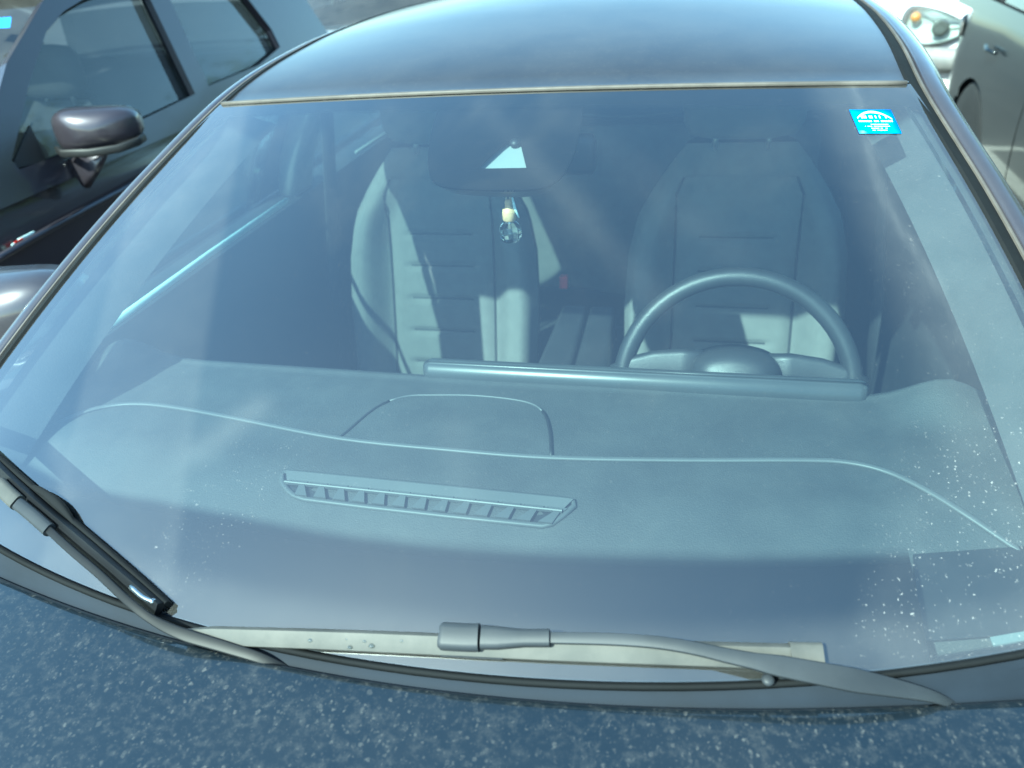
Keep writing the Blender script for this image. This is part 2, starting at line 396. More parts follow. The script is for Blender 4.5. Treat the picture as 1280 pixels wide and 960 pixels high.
# black print on the inside of the glass
IN = -.006
def fritband(name, cols, lo, hi, fade_lo, fade_hi, rows=22):
    Vv = []; fd = []
    for u in cols:
        a, c = lo(u), hi(u)
        for k in range(rows):
            t = k/(rows-1); v = a+(c-a)*t; Vv.append(G(u, v)+GN(u, v)*IN)
            al = 1.
            if fade_hi: al *= sstep(1., 1-fade_hi, t)
            if fade_lo: al *= sstep(0., fade_lo, t)
            fd.append(al)
    n = len(cols); Ff = [(i*rows+k, (i+1)*rows+k, (i+1)*rows+k+1, i*rows+k+1) for i in range(n-1) for k in range(rows-1)]
    return part(name, Vv, Ff, MT['frit'], wind, attrs={'fade': fd})
low_px = [(-60, 560), (0, 592), (100, 612), (200, 628), (300, 648), (400, 667), (500, 678), (640, 689), (800, 694), (950, 696), (1060, 694), (1139, 692)]
lu = [uvG(*q) for q in low_px]; LX = [-1.]+[q[0] for q in lu]; LY = [lu[0][1]]+[q[1] for q in lu]
uR = lu[-1][0]; vR = uvG(1200, 812)[1]
fritband('black_border', lin(-1, uR, 60), lambda u: -.02, lambda u: float(np.interp(u, LX, LY))+.012, 0, .13)
fritband('black_border', lin(uR+.001, 1, 14), lambda u: -.02, lambda u: vR, 0, .12)
top_px = [(290, 143), (400, 137), (520, 133), (640, 131), (760, 130), (900, 130), (1060, 131), (1145, 134)]
tu = [uvG(*q) for q in top_px]
fritband('black_border', lin(-1, 1, 40), lambda u: float(np.interp(u, [q[0] for q in tu], [q[1] for q in tu]))-.008, lambda u: 1.02, .25, 0, 10)
hous = [(549, 128), (540, 150), (534, 185), (535, 212), (545, 226), (575, 231), (640, 233), (680, 229), (702, 215), (716, 190), (724, 160), (729, 128)]
hous = [tuple(p) for p in catmull([(x, y, 0) for x, y in hous], 5)]
hole = [(597, 206), (625, 180), (634, 173), (645, 171), (650, 176), (657, 205)]
ho = [uvG(*p[:2]) for p in hous]; hl = [uvG(*p) for p in hole]
def fine(loop, n):                      # resample so the tessellation follows the curved glass
    out = []
    for a, c in zip(loop, loop[1:]+loop[:1]): out += [(a[0]+(c[0]-a[0])*k/n, a[1]+(c[1]-a[1])*k/n) for k in range(n)]
    return out
pts, tri = tess(fine(ho, 2), [fine(hl, 4)])
part('sensor_mask', [G(p.x, p.y)+GN(p.x, p.y)*(IN-.001) for p in pts], tri, MT['frit'], wind, smooth=False, attrs={'fade': [1.]*len(pts)})
# the pale camera bracket behind the opening, and the closed housing behind the print
b = MB(); c0 = [G(*uvG(*p)) for p in [(585, 212), (618, 166), (662, 166), (672, 212)]]
b.add([p+np.array([0, .020, -.012]) for p in c0], [(0, 1, 2, 3)]); b.build('camera_bracket', MT['bracket'], wind, smooth=False, solid=.004)
b = MB(); cen = onG(641, 177)+np.array([0, .014, -.008]); b.lathe(cen, [(.001, 0), (.008, 0), (.008, .006), (.001, .008)], 16, Matrix.Rotation(.4, 3, 'X')); b.build('camera_lens', MT['black'], wind)
def housing(u, v):
    a = ho[int(u)]; ce = np.mean(np.array(ho), 0); p = np.array(a)*(1-v*.45)+ce*v*.45
    q = G(*p)+GN(*p)*(IN-.004); return q+np.array([0, .05*v**.6, -.045*v**.6])
b = MB(); k = len(ho); rowsv = [0, .3, .6, .85, 1]; VV = [housing(i, v) for v in rowsv for i in range(k)]
FF = [(j*k+i, j*k+(i+1) % k, (j+1)*k+(i+1) % k, (j+1)*k+i) for j in range(4) for i in range(k)]+[tuple(4*k+i for i in range(k))]
b.add(VV, FF); b.build('sensor_housing', MT['black'], car)
# sticker inside the glass
def G_patch(quad, n, h):
    uv = [np.array(uvG(*q)) for q in quad]; V = []
    for j in range(n):
        for i in range(n):
            a, c = i/(n-1), j/(n-1); q = uv[0]*(1-a)*(1-c)+uv[1]*a*(1-c)+uv[2]*a*c+uv[3]*(1-a)*c
            V.append(G(*q)+GN(*q)*h)
    return V, [(j*n+i, j*n+i+1, (j+1)*n+i+1, (j+1)*n+i) for j in range(n-1) for i in range(n-1)]
SQ = [(1061, 138), (1113, 138), (1127, 168), (1074, 168)]
uvS = [np.array(uvG(*q)) for q in SQ]
V, Fq = G_patch(SQ, 6, .0012); stick = part('sticker', V, Fq, MT['cyan'], wind, label='bright blue service sticker with a white car outline', solid=.0004)
def sp(a, c, h=.0020):
    q = uvS[0]*(1-a)*(1-c)+uvS[1]*a*(1-c)+uvS[2]*a*c+uvS[3]*(1-a)*c; return G(*q)+GN(*q)*h
b = MB()
arc = [(.10+.82*t, .36-.30*math.sin(math.pi*min(1, t*1.0))**.8+.03*t) for t in lin(0, 1, 17)]
for k in range(16):
    a, c = arc[k], arc[k+1]; th = .055+.035*math.sin(math.pi*k/16)
    b.add([sp(a[0], a[1]), sp(c[0], c[1]), sp(c[0], c[1]+th), sp(a[0], a[1]+th)], [(0, 1, 2, 3)])
def word(y, h, x0, x1, n):
    w = (x1-x0)/n
    for k in range(n):
        if random.random() < .12: continue
        b.add([sp(x0+w*k, y), sp(x0+w*(k+.72), y), sp(x0+w*(k+.72), y+h), sp(x0+w*k, y+h)], [(0, 1, 2, 3)])
word(.27, .12, .20, .82, 13); word(.47, .07, .10, .92, 20); word(.62, .035, .30, .78, 17); word(.70, .035, .20, .80, 20); word(.78, .035, .30, .72, 15); word(.86, .035, .34, .70, 13)
b.build('sticker_print', MT['print'], wind, smooth=False)
# pillars with seal and moulding: one strip each side, continuing over the roof as the ditch rail
ROOF_END = 2.75
def edgepath(sgn):
    pth = [G(sgn, v) for v in lin(-.06, 1, 26)]
    for x, y, z in ((.578, 1.0, 1.394), (.576, 1.2, 1.413), (.566, 1.45, 1.424), (.552, 1.8, 1.424), (.535, 2.2, 1.405), (.515, 2.55, 1.365), (.50, ROOF_END, 1.33)):
        pth.append(np.array([sgn*x, y, z]))
    E = pth[:26]+catmull(pth[25:], 5)[1:]
    for _ in range(10):
        E = [E[i] if i < 20 or i > 36 else .5*E[i]+.25*(E[i-1]+E[i+1]) for i in range(len(E))]
    return E
for sgn in (-1, 1):
    E = edgepath(sgn); n = len(E)
    def strip(name, offs, m, i0=0, i1=n, **kw):
        V = []; k = len(offs); fr_ = []
        for i in range(n):
            t = E[min(i+1, n-1)]-E[max(i-1, 0)]; t /= np.linalg.norm(t)
            out = np.cross(t, (0, 0, 1.)); out = out/np.linalg.norm(out)*(1 if np.cross(t, (0, 0, 1.))[0]*sgn > 0 else -1)
            out = out*.93+np.array([0, 0, -.25]); out -= t*(out@t); out /= np.linalg.norm(out)
            nn = np.cross(out, t); nn = nn if nn[2] > 0 else -nn
            fr_.append((out, nn))
        for _ in range(14): fr_ = [fr_[i] if i in (0, n-1) else tuple(.5*fr_[i][q]+.25*(fr_[i-1][q]+fr_[i+1][q]) for q in (0, 1)) for i in range(n)]
        for i in range(i0, i1):
            out, nn = fr_[i]; V += [E[i]+out*a+nn*c for a, c in offs]
        m_ = i1-i0; Fs = [(i*k+a, i*k+a+1, (i+1)*k+a+1, (i+1)*k+a) for i in range(m_-1) for a in range(k-1)]
        return part(name, V, Fs, m, car, auto=50, **kw)
    strip('windscreen_seal', [(-.010, -.002), (-.008, .0015), (.002, .001), (.008, -.001), (.0115, -.002), (.018, -.003), (.024, -.006)], MT['rubber'])
    strip('pillar_moulding', [(.0115, -.008), (.0125, .0005), (.0145, .0015), (.0170, .0005), (.0180, -.008)], MT['moulding'])
    strip('a_pillar', [(.0225, -.010), (.0245, -.001), (.028, .002), (.042, .003), (.054, .000), (.062, -.006), (.067, -.015), (.069, -.022)], MT['dark_paint'])
    strip('roof_rail_lining', [(-.012, -.014), (.02, -.022), (.045, -.030), (.060, -.036)], MT['liner'])
    strip('window_channel', [(.069, -.022), (.074, -.024), (.076, -.034), (.074, -.042)], MT['rubber'])
# roof
EL, ER = edgepath(-1), edgepath(1)
ks = list(range(25, len(EL)))
def roof_pt(u, k):
    a, c = EL[k], ER[k]; t = (u+1)/2; p = a+(c-a)*t
    tt = (k-25)/(len(EL)-26); y0 = G(u*.999, 1.)
    bow = (1-u*u)
    p[1] -= .038*bow*(1-tt)**2; p[2] += bow*(.015+.030*min(1, tt*2.2))
    if k == 25: p = G(u, 1.)+np.array([0, .006, .001])
    return p
b = MB(); us = lin(-.996, .996, 33)
b.grid(lambda u, k: roof_pt(u, int(k)), us, ks)
b.build('roof', MT['roof_paint'], car)
b = MB(); b.sweep([G(u, 1.)+np.array([0, .001, .0015]) for u in lin(-.99, .99, 41)], rrect(.010, .006, .3, 2)); b.build('header_seal', MT['moulding'], car)
b = MB(); b.grid(lambda u, k: roof_pt(u*.97, int(k))+np.array([0, .03 if k == 25 else 0, -.010 if k == 25 else -.03]), us, ks, flip=True); liner = b.build('headliner', MT['liner'], car)
# sun visors
# ------------------------------------------------------------------ generic bodywork
def body_half(y, W, nose, tail):
    f = 1.
    d = y-nose
    if d < .55: f *= .80+.20*math.sin(math.pi/2*max(0, d)/.55)**.8
    d = tail-y
    if d < .45: f *= .84+.16*math.sin(math.pi/2*max(0, d)/.45)**.8
    return W/2*f
def side_profile(t):     # 0 sill .. 1 shoulder
    return np.interp(t, [0, .12, .3, .52, .70, .74, .90, 1.], [.955, .985, .995, 1.0, .992, .985, .965, .925])
def bodywork(parent, cx, W, nose, tail, shoulder, wheels, m, hoodrange=None, trunk=None, facing=1, R=.335, lights=True, light_kind='plain'):
    """side skins with wheel arches, front and rear ends, wheels; runs along +Y from nose to tail (facing=-1 swaps ends)"""
    ys = sorted(set([round(y, 4) for y in lin(nose, tail, 86)])); zs = 15
    for sgn in (-1, 1):
        V = []
        for y in ys:
            top = shoulder(y); w = body_half(y, W, nose, tail)
            for k in range(zs):
                t = k/(zs-1); V.append(np.array([cx+sgn*w*side_profile(t), y, .20+(top-.20)*t]))
        Fs = []
        for i in range(len(ys)-1):
            for k in range(zs-1):
                q = [i*zs+k, i*zs+k+1, (i+1)*zs+k+1, (i+1)*zs+k]
                c = np.mean([V[a] for a in q], 0)
                if any(math.hypot(c[1]-wy, c[2]-R*.95) < R*1.10 for wy in wheels): continue
                Fs.append(q)
        for i, p in enumerate(V):
            for wy in wheels:
                d = np.array([p[1]-wy, p[2]-R*.95]); r = np.linalg.norm(d)
                if abs(r-R*1.10) < .035 and r > 0: p[1], p[2] = wy+d[0]/r*R*1.10, max(.2, R*.95+d[1]/r*R*1.10)
        part('side_panel', V, Fs, m, parent, auto=60)
        for y in ():
            pass
    # ends
    for yy, s in ((nose, -1), (tail, 1)):
        w = body_half(yy, W, nose, tail); top = shoulder(yy)
        b = MB()
        def endf(u, v, w=w, yy=yy, s=s, top=top):
            return np.array([cx+u*w*side_profile(v), yy+s*(.10*(1-abs(u)**2.6))*(.55+.45*math.sin(math.pi*min(1, v*1.25+.1)))*1.0, .20+(top-.20)*v])
        b.grid(endf, lin(-1, 1, 25), lin(0, 1, 11)); b.build('front_bumper' if s*facing < 0 else 'rear_bumper', m, parent)
    # decks
    for rng_, nm in ((hoodrange, 'hood'), (trunk, 'tailgate')):
        if not rng_: continue
        y0, y1 = rng_
        b = MB()
        def deck(u, v, y0=y0, y1=y1):
            y = y0+(y1-y0)*v; w = body_half(y, W, nose, tail)*.925; base = shoulder(y)
            ext = 0
            if v == 0 and abs(y0-nose) < .01: ext = -.10*(1-abs(u)**2.6)*.80
            if v == 1 and abs(y1-tail) < .01: ext = .10*(1-abs(u)**2.6)*.80
            return np.array([cx+u*w, y+ext, base+.035*(1-u*u)*(1 if 0 < v < 1 else .5)+.012*math.exp(-((abs(u)-.62)/.10)**2)])
        b.grid(deck, lin(-1, 1, 27), lin(0, 1, 20)); b.build(nm, m, parent)
    # wheels, each in a dark arch liner
    for wy in wheels:
        for sgn in (-1, 1):
            x = cx+sgn*(W/2-.115); rot = Matrix.Rotation(math.pi/2, 3, 'Y')
            lin_ = MB(); lin_.lathe((cx+sgn*(W/2-.26), wy, R*.95), [(.02, -.02), (R*1.13, -.02), (R*1.13, .02)], 28, rot); lin_.build('wheel_arch', MT['black'], parent)
            t = MB(); t.lathe((x, wy, R), [(R*.62, -.10), (R*.93, -.105), (R, -.085), (R, .085), (R*.93, .105), (R*.62, .10)], 36, rot); wh = t.build('wheel', MT['tyre'], parent)
            rm = MB(); rm.lathe((x, wy, R), [(R*.05, -.05*1), (R*.63, -.06), (R*.66, .09), (R*.60, .095), (R*.58, .03), (R*.2, .03)] if sgn > 0 else [(R*.2, -.03), (R*.58, -.03), (R*.60, -.095), (R*.66, -.09), (R*.63, .06), (R*.05, .05)], 36, rot)
            for k in range(5):
                a = 2*math.pi*k/5+.3; d = np.array([0, math.cos(a), math.sin(a)])
                rm.sweep([np.array([x+sgn*.075, wy, R])+d*q for q in (.02, R*.35, R*.62)], rrect(.05, .025, .3, 2), normals=[(1, 0, 0)], scale=[1.2, .9, 1.1])
            rm.build('rim', MT['alloy'], wh, auto=40)
def lamps(root, cx, W, lo, hi, nose, L, Yf, ends):
    for sx in (-1, 1):
        for end, nm, mm, z0 in ends:
            b = MB()
            def lf(u, v, end=end, z0=z0, sx=sx):
                s_ = (.0 if end == 0 else L); s_ += (1 if end == 0 else -1)*(.02+.34*u); y = Yf(s_); w = body_half(y, W, lo, hi)
                return np.array([cx+sx*(w*.985+.004), y, z0+.13*v*(1-.45*u)+.05*u])
            b.grid(lf, lin(0, 1, 9), lin(0, 1, 4)); b.build(nm, mm, root, solid=.012, soff=0)
def front_trim(root, cx, Yf):
    b = MB(); b.sweep([(cx-.42, Yf(-.085), .50), (cx, Yf(-.108), .50), (cx+.42, Yf(-.085), .50)], rrect(.03, .16, .2, 2)); b.build('grille', MT['black'], root)
    b = MB(); b.sweep([(cx-.26, Yf(-.118), .36), (cx+.26, Yf(-.118), .36)], rrect(.012, .11, .1, 1)); b.build('number_plate', MT['bracket'], root)
def greenhouse(parent, cx, prm, m, glassm):
    """prm: belt height zb, half width xb, lean k, roof height zr, outline of the side in (y,z), window holes, screen tops"""
    zb, xb, k = prm['zb'], prm['xb'], prm['k']
    def X(z): return xb-k*(z-zb)
    for sgn in (-1, 1):
        pts, tri = tess(prm['outline'], prm['holes'])
        part('side_frame', [(cx+sgn*X(p.y), p.x, p.y) for p in pts], tri, m, parent, smooth=False, solid=.03, soff=-1. if sgn > 0 else 1.)
        for h in prm['holes']:
            pts, tri = tess(h)
            part('side_window', [(cx+sgn*(X(p.y)-.012), p.x, p.y) for p in pts], tri, glassm, parent, smooth=False)
            b = MB(); b.sweep([(cx+sgn*(X(p[1])-.002), p[0], p[1]) for p in h], rrect(.014, .010, .3, 1), normals=[(1, 0, 0)], closed=True); b.build('window_seal', MT['rubber'], parent, auto=40)
def screen(parent, name, cx, pl, ph, glassm, bow=.10, n=15):
    """curved glass between a low edge (half width,y,z) and a high edge"""
    b = MB()
    def f(u, v):
        w = pl[0]+(ph[0]-pl[0])*v; y = pl[1]+(ph[1]-pl[1])*v; z = pl[2]+(ph[2]-pl[2])*v
        s = -1 if ph[1] > pl[1] else 1
        return np.array([cx+u*w, y+s*bow*(1-u*u)*(1-.6*v), z+.02*(1-u*u)*v+.015*math.sin(math.pi*v)])
    b.grid(f, lin(-1, 1, n), lin(0, 1, 9)); return b.build(name, glassm, parent)
# own car lower body
def own_sh(y): return float(np.interp(y, [-1.0, -.8, -.3, .2, .6, 2.4, 3.1, 3.5], [.81, .855, .92, .97, 1.0, 1.02, 1.0, .95]))
bodywork(car, 0, 1.80, -.96, 3.45, own_sh, (-.15, 2.55), MT['dark_paint'], None, (3.05, 3.45))
lamps(car, 0, 1.80, -.96, 3.45, -.96, 4.41, lambda q: -.96+q, [(0, 'headlight', MT['lamp'], .63), (4.41, 'taillight', MT['lens_red'], .78)]); front_trim(car, 0, lambda q: -.96+q)
# fender tops joining the bonnet to the side skins
for sgn in (-1, 1):
    b = MB()
    def fend(u, v, sgn=sgn):
        y = -.93+(.55+.93)*v; w = body_half(y, 1.80, -.96, 3.45)*.925; vv = max(0., min(1., (edge_y(.8)-y)/.90)); hp = hood_fn(sgn, vv)
        xi = .803; zi = hp[2]-.004 if y < edge_y(.8) else own_sh(y)+.02
        return np.array([sgn*(xi+(w-xi)*u), y, zi+(own_sh(y)-zi)*u+.012*math.sin(math.pi*u)])
    b.grid(fend, lin(0, 1, 7), lin(0, 1, 24)); b.build('fender', MT['dark_paint'], car)
# own side windows: glass and slim frames ruled between the roof rail and the belt line
BELT_X, BELT_Z = .838, 1.045
for sgn in (-1, 1):
    E = edgepath(sgn); rail = []
    for i, p in enumerate(E):
        t = E[min(i+1, len(E)-1)]-E[max(i-1, 0)]; t /= np.linalg.norm(t)
        o = np.array([sgn*1., 0, 0]); o -= t*(o@t); o /= np.linalg.norm(o)
        rail.append(p+o*.066+np.array([0, 0, -.045]))
    rail = np.array(rail)
    RY, RX, RZ = rail[:, 1], rail[:, 0], rail[:, 2]
    def SP(y, t, sgn=sgn, RY=RY, RX=RX, RZ=RZ, off=0.):
        top = np.array([np.interp(y, RY, RX), y, np.interp(y, RY, RZ)]); bel = np.array([sgn*BELT_X, y, BELT_Z])
        p = top+(bel-top)*t; p[0] += sgn*(.018*math.sin(math.pi*t)+off); return p
    yA, yB0, yB1, yC0, yC1, yE = .36, 1.30, 1.43, 2.22, 2.52, 2.75
    def panel(name, y0, y1, t0, t1, m, off=0., slant=0.):
        b = MB(); b.grid(lambda u, v: SP(y0+(y1-y0)*u+slant*(1-v), t0+(t1-t0)*v, off=off), lin(0, 1, 12), lin(0, 1, 8)); return b.build(name, m, car, solid=.008, soff=0.)
    panel('window_frame', yA, yE, 0, .05, MT['rubber'], -.002)
    panel('side_window', yA+.02, yB0, .04, 1.02, MT['sideglass'], -.010)
    panel('side_window', yB1, yC0, .04, 1.02, MT['sideglass'], -.010)
    panel('door_frame', yB0-.01, yB1+.01, .0, 1.02, MT['black'], -.003)
    panel('c_pillar', yC0-.01, yE, .0, 1.02, MT['dark_paint'], 0.)
    b = MB(); b.grid(lambda u, v: np.array([sgn*(.80+.09*v), .52+2.28*u, 1.040-.035*v*v]), lin(0, 1, 20), lin(0, 1, 5)); b.build('belt_panel', MT['dark_paint'], car)
    b = MB(); b.sweep([SP(y, 1., off=.004) for y in lin(yA, yC0, 14)], rrect(.010, .014, .3, 2), normals=[(sgn, 0, 0)]); b.build('belt_moulding', MT['black'], car)
    b = MB(); b.grid(lambda u, v: np.array([sgn*(.50+.35*v), 2.75+.45*u, 1.32-.30*u-.28*v*(1-u)]), lin(0, 1, 8), lin(0, 1, 8)); b.build('rear_quarter', MT['dark_paint'], car)
screen(car, 'rear_window', 0, (.60, 3.10, 1.02), (.50, 2.76, 1.32), MT['darkglass'], .06)
# ------------------------------------------------------------------ cabin
# dash
def dash_front(x): return .115+.22*x*x
DY = [0, .02, .06, .14, .25, .4, .55, .68, .8, .9, .96, 1.0]
def dash_fn(x, t):
    yf, yr = dash_front(x), .552+.02*abs(x)
    bump = .040*math.exp(-((abs(x-.0)-(.685 if x < 0 else .625))/(.060))**2)
    if t < 0: return np.array([x, yf-.02*(-t), .955-.30*(-t)+.02*abs(x)])
    if t > 1:
        q = t-1; return np.array([x, yr+.03*math.sin(min(1, q*3)*math.pi/2), 1.0-.018*(1-math.cos(min(1, q*3)*math.pi/2))-.26*max(0, q-.15)+bump*max(0, 1-q*2)])
    y = yf+(yr-yf)*t
    z = .955+.045*sstep(0, .45, t)-.002*t
    z += .012*x*x*4*(1-t)*.3+bump*sstep(.80, 1.02, t)
    return np.array([x, y, z])
b = MB(); b.grid(dash_fn, lin(-.76, .745, 81), [-1, -.3]+lin(0, 1, 34)+[1.02, 1.05, 1.1, 1.16, 1.22, 1.3, 1.5, 2.0]); dash = b.build('dashboard', MT['dash'], car)
def on_dash(px, py, h=0.):
    z = 1.0
    for _ in range(6):
        p = at_z(px, py, z); yf, yr = dash_front(p[0]), .552+.02*abs(p[0]); z = dash_fn(p[0], min(1, max(0, (p[1]-yf)/(yr-yf))))[2]+h
    return at_z(px, py, z)
seam_px = [(40, 545), (100, 517), (140, 507), (180, 505), (230, 511), (300, 524), (425, 548), (560, 562), (690, 572), (860, 575), (1000, 575), (1060, 578), (1110, 590), (1160, 614), (1210, 645), (1262, 680), (1300, 705)]
pth = catmull([on_dash(x, y, .0015) for x, y in seam_px], 5)
b = MB(); b.sweep(pth, rrect(.008, .005, .4, 2)); b.build('dash_seam', MT['seam_and_highlight'], car)
# speaker lid
lid = catmull([(425, 549, 0), (436, 540, 0), (470, 512, 0), (505, 498, 0), (545, 496, 0), (600, 497, 0), (655, 504, 0), (678, 516, 0), (687, 540, 0), (689, 572, 0)], 4)
lidp = [on_dash(p[0], p[1]) for p in lid]+[on_dash(x, y) for x, y in ((640, 569), (560, 563), (490, 556))]
pts, tri = tess([(p[0], p[1]) for p in lidp])
part('speaker_lid', [(p.x, p.y, lidp[i][2]-.0015) for i, p in enumerate(pts)], tri, MT['dash'], car, smooth=False, solid=.004, bevel=.001)
nl = len(lid)
for i0, i1, mm, nm in ((0, 11, 'black', 'lid_gap'), (10, 29, 'seam_and_highlight', 'lid_highlight'), (28, nl, 'black', 'lid_gap')):  # middle arc of the gap is coloured pale as a painted highlight
    b = MB(); b.sweep([p+np.array([0, 0, .0030]) for p in lidp[i0:i1]], rrect(.0042 if mm == 'black' else .003, .003, .3, 1)); b.build(nm, MT[mm], car)
# vent
def vent():
    A, B, C, D = [on_dash(*q, .001) for q in ((352, 590), (722, 627), (700, 660), (362, 622))]
    def q(a, c): return A*(1-a)*(1-c)+B*a*(1-c)+C*a*c+D*(1-a)*c
    b = MB()
    ring = [q(a, c) for a, c in [(-.01, .45), (-.004, .16), (.012, 0), (.05, -.02), (.3, -.03), (.6, -.03), (.95, -.02), (.988, .02), (1., .2), (.985, .55), (.965, .9), (.94, 1.), (.6, 1.03), (.3, 1.03), (.06, 1.), (.02, .9), (.0, .7)]]
    b.sweep(ring, rrect(.008, .007, .4, 2), closed=True, normals=[(0, 0, 1)]); v = b.build('vent_grille', MT['vent'], car)
    b = MB(); b.add([p+np.array([0, 0, -.0]) for p in (q(.0, .02), q(1, .02), q(.965, .98), q(.02, .98))], [(0, 1, 2, 3)]); b.build('vent_well', MT['black'], v, smooth=False)
    b = MB(); b.add([q(.02, .03)+np.array([0, 0, .004]), q(.99, .03)+np.array([0, 0, .004]), q(.975, .36)+np.array([0, 0, .001]), q(.012, .36)+np.array([0, 0, .001])], [(0, 1, 2, 3)]); b.build('vent_lip', MT['vent'], v, smooth=False, solid=.002)
    b = MB(); b.sweep([q(.0, .52)+np.array([0, 0, .005]), q(.98, .52)+np.array([0, 0, .005])], rrect(.004, .006, .3, 1)); b.build('vent_bar', MT['vent'], v, auto=30)
    for k in range(13):
        a = .035+.075*k; lean = .010
        for (c0, c1, w0, w1) in ((.56, .98, .040, .016),):
            P = [q(a-w1/2+.028, c0)+np.array([0, 0, .003]), q(a+w0/2+.02, c0)+np.array([0, 0, .003]), q(a+w0-.002, c1)+np.array([0, 0, .0035]), q(a-w0/2+.010, c1)+np.array([0, 0, .0035])]
            bb = MB(); bb.add(P, [(0, 1, 2, 3)]); bb.build('vane', MT['vent'], v, smooth=False, solid=.003)
        bb = MB(); P = [q(a-.01, .38), q(a+.055, .38), q(a+.05, .48), q(a+.005, .48)]
        bb.add([p+np.array([0, 0, .003]) for p in P], [(0, 1, 2, 3)]); bb.build('vane', MT['vent'], v, smooth=False, solid=.002)
vent()
P = [on_dash(*q, .002) for q in ((1141, 694), (1335, 680), (1345, 788), (1150, 803))]
b = MB(); b.add(P, [(0, 1, 2, 3)]); b.build('recess_shade_panel', MT['black'], car, smooth=False, solid=.002)  # flat black panel on the dash; the recess's shade is put into its colour
# identification plate in the lower right of the glass
P = [on_dash(*q, .004) for q in ((1237, 798), (1330, 782), (1335, 808), (1243, 815))]
b = MB(); b.add(P, [(0, 1, 2, 3)]); b.build('number_plate_strip', MT['paper'], car, smooth=False, solid=.002)
# small side louvre at the right end of the dash
# display behind the dash
L0, R0 = at_y(531, 463, .575), at_y(1083, 497, .575)
zt = .5*(L0[2]+R0[2]); xl, xr = L0[0], R0[0]
b = MB(); prof = rrect(.042, .150, .5, 6)
b.sweep([(xl, .590, zt-.052), (xl+.004, .590, zt-.052), (xl+.012, .590, zt-.052), (xr-.012, .590, zt-.052), (xr-.004, .590, zt-.052), (xr, .590, zt-.052)], prof, normals=[(0, -.22, 1)], scale=[(.5, .93), (.85, .98), (1, 1), (1, 1), (.85, .98), (.5, .93)])
b.build('display_screen', MT['screen'], car, auto=60)
# steering wheel
wc = np.array([.352, .70, .922]); til = math.radians(24); wn = np.array([0, math.cos(til), -math.sin(til)*-1.]); wu = np.array([0, math.sin(til), math.cos(til)]); wn = np.cross(np.array([1., 0, 0]), wu)
def WP(a, c, h=0.): return wc+np.array([1., 0, 0])*a+wu*c+wn*h
b = MB(); b.tube([WP(.186*math.cos(t), .186*math.sin(t)) for t in lin(0, 2*math.pi, 61)[:-1]], .0155, 14, closed=True, normals=[tuple(wn)]); sw = b.build('steering_wheel', MT['leather'], car)
b = MB()
out = [(-.075, .02), (-.07, .05), (-.045, .068), (0, .075), (.045, .068), (.07, .05), (.075, .02), (.06, -.05), (.03, -.075), (-.03, -.075), (-.06, -.05)]
out = [tuple(p[:2]) for p in catmull([(x, y, 0) for x, y in out+out[:1]], 4)[:-1]]
n = len(out); V = [WP(x, y, -.012) for x, y in out]+[WP(x*.92, y*.92, .03) for x, y in out]+[WP(x*.6, y*.6, .045) for x, y in out]+[WP(0, 0, .05)]
FF = [(j*n+i, j*n+(i+1) % n, (j+1)*n+(i+1) % n, (j+1)*n+i) for j in (0, 1) for i in range(n)]+[(2*n+i, 2*n+(i+1) % n, 3*n) for i in range(n)]+[tuple(range(n))[::-1]]
b.add(V, FF); b.build('wheel_hub', MT['leather'], sw)
for sg in (-1, 1):
    b = MB(); b.sweep([WP(sg*a, c, .0) for a, c in ((.05, .022), (.09, .030), (.13, .028), (.16, .018), (.185, .0))], rrect(.066, .024, .4, 3), normals=[tuple(wn)], scale=[1.25, 1.05, .95, 1.0, 1.15]); b.build('wheel_spoke', MT['leather'], sw)
    b = MB(); b.sweep([WP(sg*.10, .028, -.014), WP(sg*.125, .034, -.018), WP(sg*.150, .03, -.014)], rrect(.02, .01, .4, 2), normals=[tuple(wn)]); b.build('spoke_button', MT['screen'], sw)
    b = MB(); b.sweep([WP(sg*.06, .0, -.06), WP(sg*.13, .012, -.065), WP(sg*.175, .018, -.065)], circ(.008, 8), normals=[tuple(wn)], scale=[1.1, 1, .8]); b.build('column_stalk', MT['black'], car)
b = MB(); b.sweep([(.352, .50, .80), (.352, .56, .845), (.352, .62, .885), (.352, .655, .905)], rrect(.13, .09, .5, 4), normals=[(0, -.4, 1)], scale=[1.2, 1.1, 1, .8]); b.build('steering_column', MT['black'], car)
